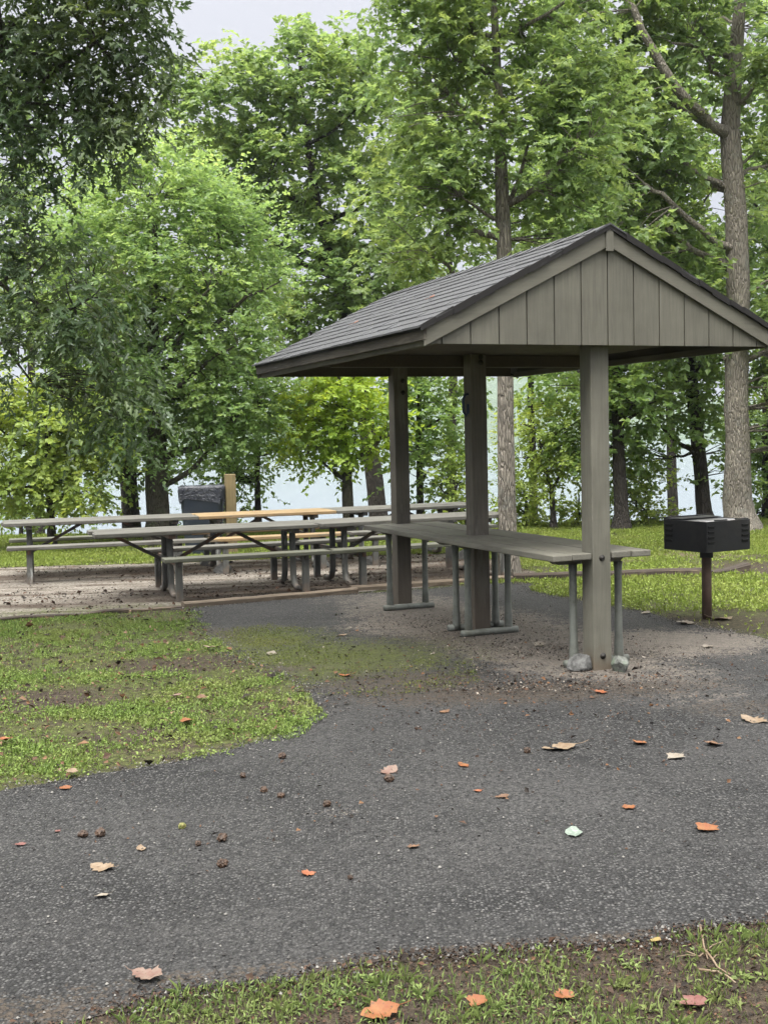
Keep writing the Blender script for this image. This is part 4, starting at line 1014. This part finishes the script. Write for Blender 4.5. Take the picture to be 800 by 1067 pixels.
o = bits('leaf_litter', X, Yv, R_.gamma(2., .0055, len(X)) + .005, M['litter'], 71, .005, .5, R_.rand(len(X)) ** 1.4 * .9); tag(o, 'tiny dark scraps of leaf and bark scattered over the path', 'litter', kind='stuff')
X, Yv = scatter(26000, -6, 4, 9.5, 17); k = inside(PADW, X, Yv); X, Yv = X[k], Yv[k]; k = R_.rand(len(X)) < np.clip((density(X, Yv, 9) - .35) * 3, .1, 1); X, Yv = X[k], Yv[k]
o = bits('pad_litter', X, Yv, R_.gamma(2., .008, len(X)) + .007, M['litter'], 72, .01, .5, R_.rand(len(X)) * .7); tag(o, 'dark leaf and bark litter over the ground below the picnic tables', 'litter', kind='stuff')
X, Yv = scatter(42000, -2.2, 2.2, 2.6, 4.05); k = ~inside(PATH, X, Yv + .02); X, Yv = X[k], Yv[k]
o = bits('verge_litter', X, Yv, R_.gamma(2., .0032, len(X)) + .003, M['litter'], 73, .002, .5, R_.rand(len(X)) * .75); tag(o, 'brown crumbs of leaf and soil over the front verge', 'litter', kind='stuff')
X, Yv = scatter(9000, -5, .2, 4.5, 11.5); k = ~inside(PATH, X, Yv) & ~inside(PADW, X, Yv); X, Yv = X[k], Yv[k]
o = bits('island_litter', X, Yv, R_.gamma(2., .008, len(X)) + .006, M['litter'], 75, .012, .5); tag(o, 'dry leaf scraps lying among the island grass', 'litter', kind='stuff')
ex, ey = [], []
for p in PATH:
    if abs(p.x) < 2.4 and p.y < 4.4:
        for _ in range(150): ex.append(p.x + R_.normal() * .06); ey.append(p.y - .012 + R_.normal() * .028)
X, Yv = np.array(ex), np.array(ey)
o = bits('soil_crumbs', X, Yv, R_.gamma(2., .003, len(X)) + .004, M['litter'], 76, .004, .6, R_.rand(len(X)) * .62); tag(o, 'dark soil crumbs along the front edge of the asphalt', 'soil', kind='stuff')
M['moss'] = m_grass('path moss', (.03, .042, .007), (.12, .15, .02), (.12, .12, .02))
X, Yv = scatter(60000, -2.2, .6, 7.0, 10.6); k = inside(PATH, X, Yv); X, Yv = X[k], Yv[k]
e = np.minimum(ellipse(X, Yv, at(325, 690), 1.0, .8), ellipse(X, Yv, at(262, 668), .65, .6)); k = R_.rand(len(X)) < np.clip((density(X, Yv, 15) - .3 - .3 * np.clip(e - .5, 0, 2)) * 2.6, 0, 1) * (e < 1.6); X, Yv = X[k], Yv[k]
o = blades('path_moss', X, Yv, R_.uniform(.006, .014, len(X)), R_.uniform(.004, .009, len(X)), M['moss'], 66, z0=.004, clover=.9); tag(o, 'olive moss growing in clumps over the asphalt beside the grass island', 'moss', kind='stuff')
M['grit'] = NT('tan grit'); M['grit'] = M['grit'].fin(M['grit'].ramp(M['grit'].attr(), [(0, (.016, .013, .01)), (.45, (.062, .053, .044)), (.8, (.19, .16, .13)), (1, (.3, .27, .23))]), .9)
gx, gy = [], []
for cc, rx, ry, n in ((sh(0, .9), 1.2, .8, 5200), (sh(0, 2.4), 1.0, 1.0, 3600), (at(640, 680), 1.1, .5, 3000), (at(470, 652), .7, .7, 2000), (at(560, 716), 1.0, .25, 1800)):
    gx.append(R_.normal(cc[0], rx * .55, n)); gy.append(R_.normal(cc[1], ry * .55, n))
X = np.concatenate(gx); Yv = np.concatenate(gy); k = inside(PATH, X, Yv) & (R_.rand(len(X)) < np.clip((density(X, Yv, 19) - .3) * 4, .05, 1)); X, Yv = X[k], Yv[k]
o = bits('dirt_grit', X, Yv, R_.gamma(2., .0035, len(X)) + .004, M['grit'], 78, .004, .6); tag(o, 'loose grit and dirt crumbs trodden over the ground under the shelter', 'dirt', kind='stuff')
# loose stone chips along the ragged edge of the path and over it
ex, ey = [], []
for p in PATH:
    if abs(p.x) < 5 and p.y < 14:
        for _ in range(34): ex.append(p.x + R_.normal() * .07); ey.append(p.y + R_.normal() * .045)
X, Yv = np.array(ex), np.array(ey)
x2, y2 = scatter(2600, -2.6, 2.6, 3.2, 8); k = inside(PATH, x2, y2); X = np.concatenate([X, x2[k]]); Yv = np.concatenate([Yv, y2[k]])
n = len(X); s = R_.uniform(.0025, .0075, n); oc = np.array([(1, 0, 0), (-1, 0, 0), (0, 1, 0), (0, -1, 0), (0, 0, 1), (0, 0, -.6)]); of = [(0, 2, 4), (2, 1, 4), (1, 3, 4), (3, 0, 4), (2, 0, 5), (1, 2, 5), (3, 1, 5), (0, 3, 5)]
a = R_.rand(n) * 6.28; ca, sa = np.cos(a), np.sin(a); J = oc[None] * (s[:, None, None] * R_.uniform(.6, 1.2, (n, 6, 1)))
V = np.stack([X[:, None] + J[..., 0] * ca[:, None] - J[..., 1] * sa[:, None], Yv[:, None] + J[..., 0] * sa[:, None] + J[..., 1] * ca[:, None], .005 + s[:, None] * .35 + J[..., 2]], -1)
idx = ((np.arange(n) * 6)[:, None] + np.array([i for f in of for i in f])[None]).ravel()
o = np_mesh('stone_chips', V.reshape(-1, 3), idx, np.full(n * 8, 3), M['chips'], None, np.repeat(R_.rand(n), 8)); tag(o, 'small loose stone chips on the asphalt and along its ragged edge', 'gravel', kind='stuff')

# ------------------------------------------------------------------ fallen leaves, husks, twigs: each a thing
def fallen(px, py, size_px, mat, label, shape='oak', curl=.25, z=.006, seed=0, squash=None, rz=None):
    r = random.Random(seed or int(px * 7 + py)); c = at(px, py); k = math.hypot(c.x, c.y) / CAM_F; L = size_px * k
    out = {'oak': [(.0, .03), (.1, .12), (.2, .26), (.28, .21), (.38, .36), (.47, .27), (.58, .4), (.66, .28), (.78, .3), (.88, .16), (1, 0)],
           'maple': [(.0, .04), (.06, .3), (.18, .3), (.24, .5), (.4, .4), (.5, .52), (.6, .28), (.74, .26), (.84, .14), (1, 0)],
           'plain': [(0, .02), (.12, .18), (.3, .3), (.5, .33), (.7, .26), (.88, .12), (1, 0)]}[shape]
    mb = MB(); n = len(out); cu = curl * r.uniform(.8, 1.3); fold = r.uniform(.1, .5) * curl * 2
    def pt(x, y):
        xx = x - .5
        return (xx * L, y * L * (squash or 1), L * (cu * (xx * xx) * 1.2 + fold * abs(y) + .03 * math.sin(9 * x + 6 * y)) + .001)
    rows = []
    for i, (x, w) in enumerate(out):
        x += r.uniform(-.015, .015); a = w * r.uniform(.85, 1.15); b = w * r.uniform(.85, 1.15)
        rows.append([pt(x, -a), pt(x, -a * .5), pt(x, 0), pt(x, b * .5), pt(x, b)])
    vs = [p for rr_ in rows for p in rr_]
    mb.add(vs, [(i * 5 + j, i * 5 + j + 1, (i + 1) * 5 + j + 1, (i + 1) * 5 + j) for i in range(n - 1) for j in range(4)], True)
    mb.tube([pt(-.28, .04), pt(-.12, 0), pt(.02, 0)], [.008 * L, .01 * L, .012 * L], 5)
    o = mb.build('fallen_leaf', mat); o.location = (c.x, c.y, z); o.rotation_euler = (r.uniform(-.12, .12), r.uniform(-.12, .12), r.uniform(0, 6.28) if rz is None else rz)
    return tag(o, label, 'leaf', 'fallen leaves')
LV = [(396, 1060, 46, 'f_orange', 'large orange leaf at the bottom edge on the verge', 'oak'), (496, 1051, 24, 'f_orange', 'orange leaf on the verge a little right of the largest orange leaf', 'maple'), (587, 1043, 26, 'f_orange', 'curled orange leaf on the verge among short weeds, nearest the red leaf', 'oak'),
 (720, 1050, 30, 'f_red', 'dull red leaf lying flat on the verge soil at lower right', 'maple'), (683, 985, 16, 'f_yellow', 'small yellow leaf at the edge where the path meets the front verge', 'plain'), (154, 1021, 38, 'f_pink', 'pinkish tan leaf with a stem on the path at lower left', 'oak'),
 (107, 906, 30, 'f_tan', 'curled tan leaf on the path below two brown husks', 'oak'), (106, 936, 17, 'f_pale', 'small pale leaf just below the curled tan leaf', 'plain'), (147, 886, 15, 'f_tan', 'small tan leaf right of the two brown husks', 'plain'),
 (430, 884, 14, 'f_brown', 'small brown leaf alone in the middle of the near path', 'maple'), (598, 870, 27, 'f_green', 'pale mint green leaf lying on the path', 'plain'), (734, 866, 26, 'f_orange', 'light orange leaf on the path right of the mint green leaf', 'maple'),
 (654, 843, 15, 'f_orange', 'small orange leaf above and between the mint green leaf and light orange leaf', 'maple'), (482, 799, 16, 'f_orange', 'bright orange leaf in the middle of the path left of the big tan leaf', 'plain'), (405, 805, 24, 'f_pink', 'pinkish leaf on the path beside dark scraps, left of the bright orange leaf', 'oak'),
 (583, 781, 40, 'f_tan', 'big tan leaf on the path below the front post', 'oak'), (667, 776, 17, 'f_orange', 'orange leaf on the path right of the big tan leaf', 'maple'), (702, 791, 20, 'f_pale', 'star-shaped light tan leaf right of the orange leaf by the big tan one', 'maple'),
 (743, 777, 20, 'f_brown', 'brown leaf on the path at right, beyond the star-shaped tan leaf', 'maple'), (497, 826, 11, 'f_rust', 'small rust leaf just below the bright orange leaf', 'plain'), (523, 832, 16, 'f_brown', 'dark brown crumpled leaf right of the small rust leaf', 'oak'),
 (195, 757, 20, 'f_orange', 'orange leaf on the island grass near its lower edge', 'oak'), (7, 777, 20, 'f_rust', 'rusty orange leaf on the grass at the left edge', 'plain'), (76, 811, 17, 'f_tan', 'tan leaf at the lower edge of the island grass', 'oak'), (69, 823, 14, 'f_orange', 'orange leaf on asphalt just below the island edge', 'plain'),
 (360, 705, 17, 'f_rust', 'rust brown leaf on the mossy part of the path', 'oak'), (626, 723, 14, 'f_rust', 'rust leaf just in front of the front post', 'maple'), (785, 752, 30, 'f_tan', 'wide tan leaf on the path at the right edge', 'oak'), (737, 675, 16, 'f_pale', 'pale grey leaf on the path below the grill', 'plain'),
 (562, 673, 18, 'f_pale', 'pale leaf on the dirt left of the front post', 'oak'), (283, 682, 16, 'f_pale', 'pale leaf on the path beside the island behind the moss', 'plain'), (356, 663, 14, 'f_tan', 'tan leaf on the path in front of the far post', 'oak'), (184, 730, 15, 'f_pink', 'pinkish leaf in the middle of the island grass', 'plain'), (211, 732, 16, 'f_brown', 'brown leaf on the island grass right of the pinkish one', 'oak'), (218, 679, 16, 'f_tan', 'tan leaf on the bare patch of the island', 'oak'),
 (714, 651, 20, 'f_pale', 'pale leaf on the dirt left of the grill post', 'oak'), (752, 646, 24, 'f_tan', 'tan leaf on the dirt right of the grill post', 'oak'), (672, 640, 14, 'f_pale', 'pale leaf at the grass edge behind the front post', 'plain'), (60, 868, 9, 'f_red', 'small reddish scrap at left of the two brown husks', 'plain'), (22, 882, 12, 'f_red', 'reddish scrap on the path near the left edge', 'plain'), (322, 912, 16, 'f_rust', 'crumbled rust leaf in the left middle of the near path', 'maple'), (463, 743, 14, 'f_brown', 'brown leaf on the path in front of the shelter, left of the front post', 'oak')]
for i, (px, py, sz, m, lab, shp) in enumerate(LV):
    isl = px < 260 and 650 < py < 815
    fallen(px, py, sz, M[m], lab, shp, .3 if sz < 36 else .2, .03 if isl else (.014 if py > 975 else .006), i + 1)
# two red leaves caught on the roof
for u, v, lab in ((-.86, 2.3, 'rust leaf stuck on the shingle roof, nearer the far end'), (-.72, 1.1, 'small rust leaf stuck on the shingle roof, nearer the front gable')):
    o = fallen(360, 705, 11, M['f_rust'], lab, 'oak', .2, 0, 77); z = HR - .033 - SL * abs(u) + .02
    o.location = sh(u, v, z); o.rotation_euler = (0, -math.atan(SL), .4)
def husk(px, py, size_px, mat, label, seed):
    r = random.Random(seed); c = at(px, py); R0 = size_px * math.hypot(c.x, c.y) / CAM_F / 2 * .8
    bm = bmesh.new(); bmesh.ops.create_icosphere(bm, subdivisions=3, radius=R0)
    ph = [r.uniform(0, 6) for _ in range(4)]
    for v in bm.verts:
        d = v.co.normalized(); k = 1 + .2 * math.sin(4 * d.x + ph[0]) * math.sin(5 * d.y + ph[1]) + .14 * math.sin(6 * d.z + 5 * d.x + ph[2]) * math.sin(7 * d.y + ph[3]) + r.uniform(-.1, .1); v.co = Vector((d.x * k * 1.1, d.y * k, d.z * k * .85)) * R0
    me = bpy.data.meshes.new('nut_husk'); bm.to_mesh(me); bm.free(); me.materials.append(mat)
    o = bpy.data.objects.new('nut_husk', me); COL.objects.link(o); o.location = (c.x, c.y, .004 + R0 * .7); o.rotation_euler = (0, 0, r.uniform(0, 6))
    return tag(o, label, 'nut husk', 'nut husks on the path')
for i, (px, py, sz, m, lab) in enumerate([(87, 873, 11, 'husk', 'brown nut husk, left one of the close pair on the near path'), (105, 872, 13, 'husk', 'brown nut husk, right one of the close pair on the near path'), (190, 864, 9, 'husk_green', 'small greenish nut husk on the near path'), (232, 877, 13, 'husk', 'brown nut husk up from the split one at left'), (232, 904, 13, 'husk', 'split brown nut husk closest to the crumbled rust leaf at left'), (207, 882, 8, 'husk', 'tiny dark husk between the greenish husk and the brown ones'),
    (294, 791, 10, 'husk', 'dark husk just off the tip of the grass island'), (341, 841, 10, 'husk', 'dark husk alone on the path below the grass island tip'), (275, 826, 9, 'husk', 'dark husk, left one of two below the island edge'), (293, 832, 9, 'husk', 'dark husk, right one of two below the island edge'), (405, 815, 12, 'husk', 'dark husk touching the pinkish leaf'), (549, 785, 9, 'husk', 'dark husk left of the big tan leaf'), (253, 811, 8, 'husk', 'tiny dark husk close below the island edge'), (365, 917, 7, 'husk', 'tiny husk right of the crumbled rust leaf')]):
    husk(px, py, sz, M[m], lab, 100 + i)
def twig(pts, r0, label, seed):
    r = random.Random(seed); mb = MB(); P = []
    for px, py in pts: c = at(px, py); P.append(Vector((c.x, c.y, .012 + r.uniform(0, .008))))
    mb.tube(P, [r0 * (1 - .5 * i / (len(P) - 1)) for i in range(len(P))], 6)
    a, b_ = P[1], P[1] + (P[2] - P[1]).length * .8 * Vector((r.uniform(-1, 1), r.uniform(-1, 1), .1)).normalized()
    mb.tube([a, a.lerp(b_, .5) + Vector((0, 0, .006)), b_], [r0 * .6, r0 * .45, r0 * .3], 5)
    tag(mb.build('dry_twig', M['f_tan']), label, 'twig', 'dry twigs on the verge')
twig([(729, 968), (731, 980), (733, 992), (737, 1004)], .004, 'pale upright-looking dry twig at the path edge on the right verge', 1)
twig([(733, 995), (742, 1006), (747, 1012), (760, 1020)], .004, 'grey dry twig just below the pale one at the path edge', 2)
twig([(728, 1015), (745, 1018), (757, 1022), (766, 1030)], .0045, 'tan bent dry twig ending nearest the right side of the verge', 3)
twig([(715, 996), (728, 1001), (742, 990), (756, 984)], .003, 'thin brown dry twig crossing the pale one', 4)

# ------------------------------------------------------------------ haze
hb = MB(); hb.box(-880, 880, -60, 1000, -6.0, 60); hm = bpy.data.materials.new('haze'); hm.use_nodes = True
nt = hm.node_tree; nt.nodes.remove(nt.nodes['Principled BSDF']); pv = nt.nodes.new('ShaderNodeVolumePrincipled'); pv.inputs['Color'].default_value = (.86, .92, 1, 1); pv.inputs['Density'].default_value = HAZE = .00035; pv.inputs['Anisotropy'].default_value = .3
nt.links.new(pv.outputs[0], nt.nodes['Material Output'].inputs['Volume'])
USE_HAZE = True
if USE_HAZE: tag(hb.build('haze', hm), 'thin pale haze in the air over the lake', 'haze', kind='stuff')

# ------------------------------------------------------------------ sky and light
SUN_EL, SUN_AZ = math.radians(62), math.radians(205)      # azimuth clockwise from +Y
w = bpy.data.worlds.new('World'); S.world = w; w.use_nodes = True; t = w.node_tree; bg = t.nodes['Background']
sky = t.nodes.new('ShaderNodeTexSky'); sky.sky_type = 'NISHITA'; sky.sun_disc = False; sky.sun_elevation = SUN_EL; sky.sun_rotation = SUN_AZ; sky.dust_density = 4; sky.air_density = 1.2
hsv = t.nodes.new('ShaderNodeHueSaturation'); hsv.inputs['Saturation'].default_value = .15; t.links.new(sky.outputs[0], hsv.inputs['Color'])
tc = t.nodes.new('ShaderNodeTexCoord'); sp = t.nodes.new('ShaderNodeSeparateXYZ'); t.links.new(tc.outputs['Generated'], sp.inputs[0])
rp = t.nodes.new('ShaderNodeValToRGB'); rp.color_ramp.elements[0].position = 0; rp.color_ramp.elements[0].color = (.1, .108, .126, 1); rp.color_ramp.elements[-1].position = 1; rp.color_ramp.elements[-1].color = (1.5, 1.47, 1.42, 1)
e = rp.color_ramp.elements.new(.36); e.color = (.15, .153, .169, 1)
e = rp.color_ramp.elements.new(.62); e.color = (.62, .61, .6, 1)
t.links.new(sp.outputs['Z'], rp.inputs[0])
sc = t.nodes.new('ShaderNodeMix'); sc.data_type = 'RGBA'; sc.blend_type = 'MULTIPLY'; sc.inputs[0].default_value = 1; t.links.new(rp.outputs[0], sc.inputs[6]); sc.inputs[7].default_value = (16, 16, 16, 1); sc.clamp_result = False
mx = t.nodes.new('ShaderNodeMix'); mx.data_type = 'RGBA'; mx.inputs[0].default_value = .92; t.links.new(hsv.outputs[0], mx.inputs[6]); t.links.new(sc.outputs[2], mx.inputs[7]); t.links.new(mx.outputs[2], bg.inputs['Color'])
bg.inputs['Strength'].default_value = .1
sl = bpy.data.lights.new('sun', 'SUN'); sl.energy = 1.5; sl.angle = math.radians(25); sl.color = (1, .97, .92); so = bpy.data.objects.new('sun', sl); COL.objects.link(so)
d = Vector((math.sin(SUN_AZ) * math.cos(SUN_EL), math.cos(SUN_AZ) * math.cos(SUN_EL), math.sin(SUN_EL))); so.rotation_euler = (-d).to_track_quat('-Z', 'Y').to_euler()

# ------------------------------------------------------------------ camera
cd = bpy.data.cameras.new('camera'); cam = bpy.data.objects.new('camera', cd); COL.objects.link(cam); S.camera = cam
cd.sensor_fit = 'VERTICAL'; cd.sensor_height = 36; cd.lens = CAM_F / 1067 * 36; cd.clip_end = 4000; cd.clip_start = .05
cam.matrix_world = Matrix(((RR[0], UU[0], -_F[0], 0), (RR[1], UU[1], -_F[1], 0), (RR[2], UU[2], -_F[2], EYE), (0, 0, 0, 1)))

S.render.engine = 'CYCLES'
S.cycles.use_denoising = True; S.cycles.max_bounces = 6; S.cycles.diffuse_bounces = 4; S.cycles.glossy_bounces = 2; S.cycles.transmission_bounces = 4; S.cycles.volume_bounces = 0; S.cycles.transparent_max_bounces = 4
S.cycles.caustics_reflective = False; S.cycles.caustics_refractive = False
S.cycles.use_adaptive_sampling = True; S.cycles.adaptive_threshold = .02
S.view_settings.view_transform = 'Standard'; S.view_settings.look = 'None'; S.view_settings.gamma = 1; S.view_settings.use_curve_mapping = False
S.view_settings.exposure = 1.68
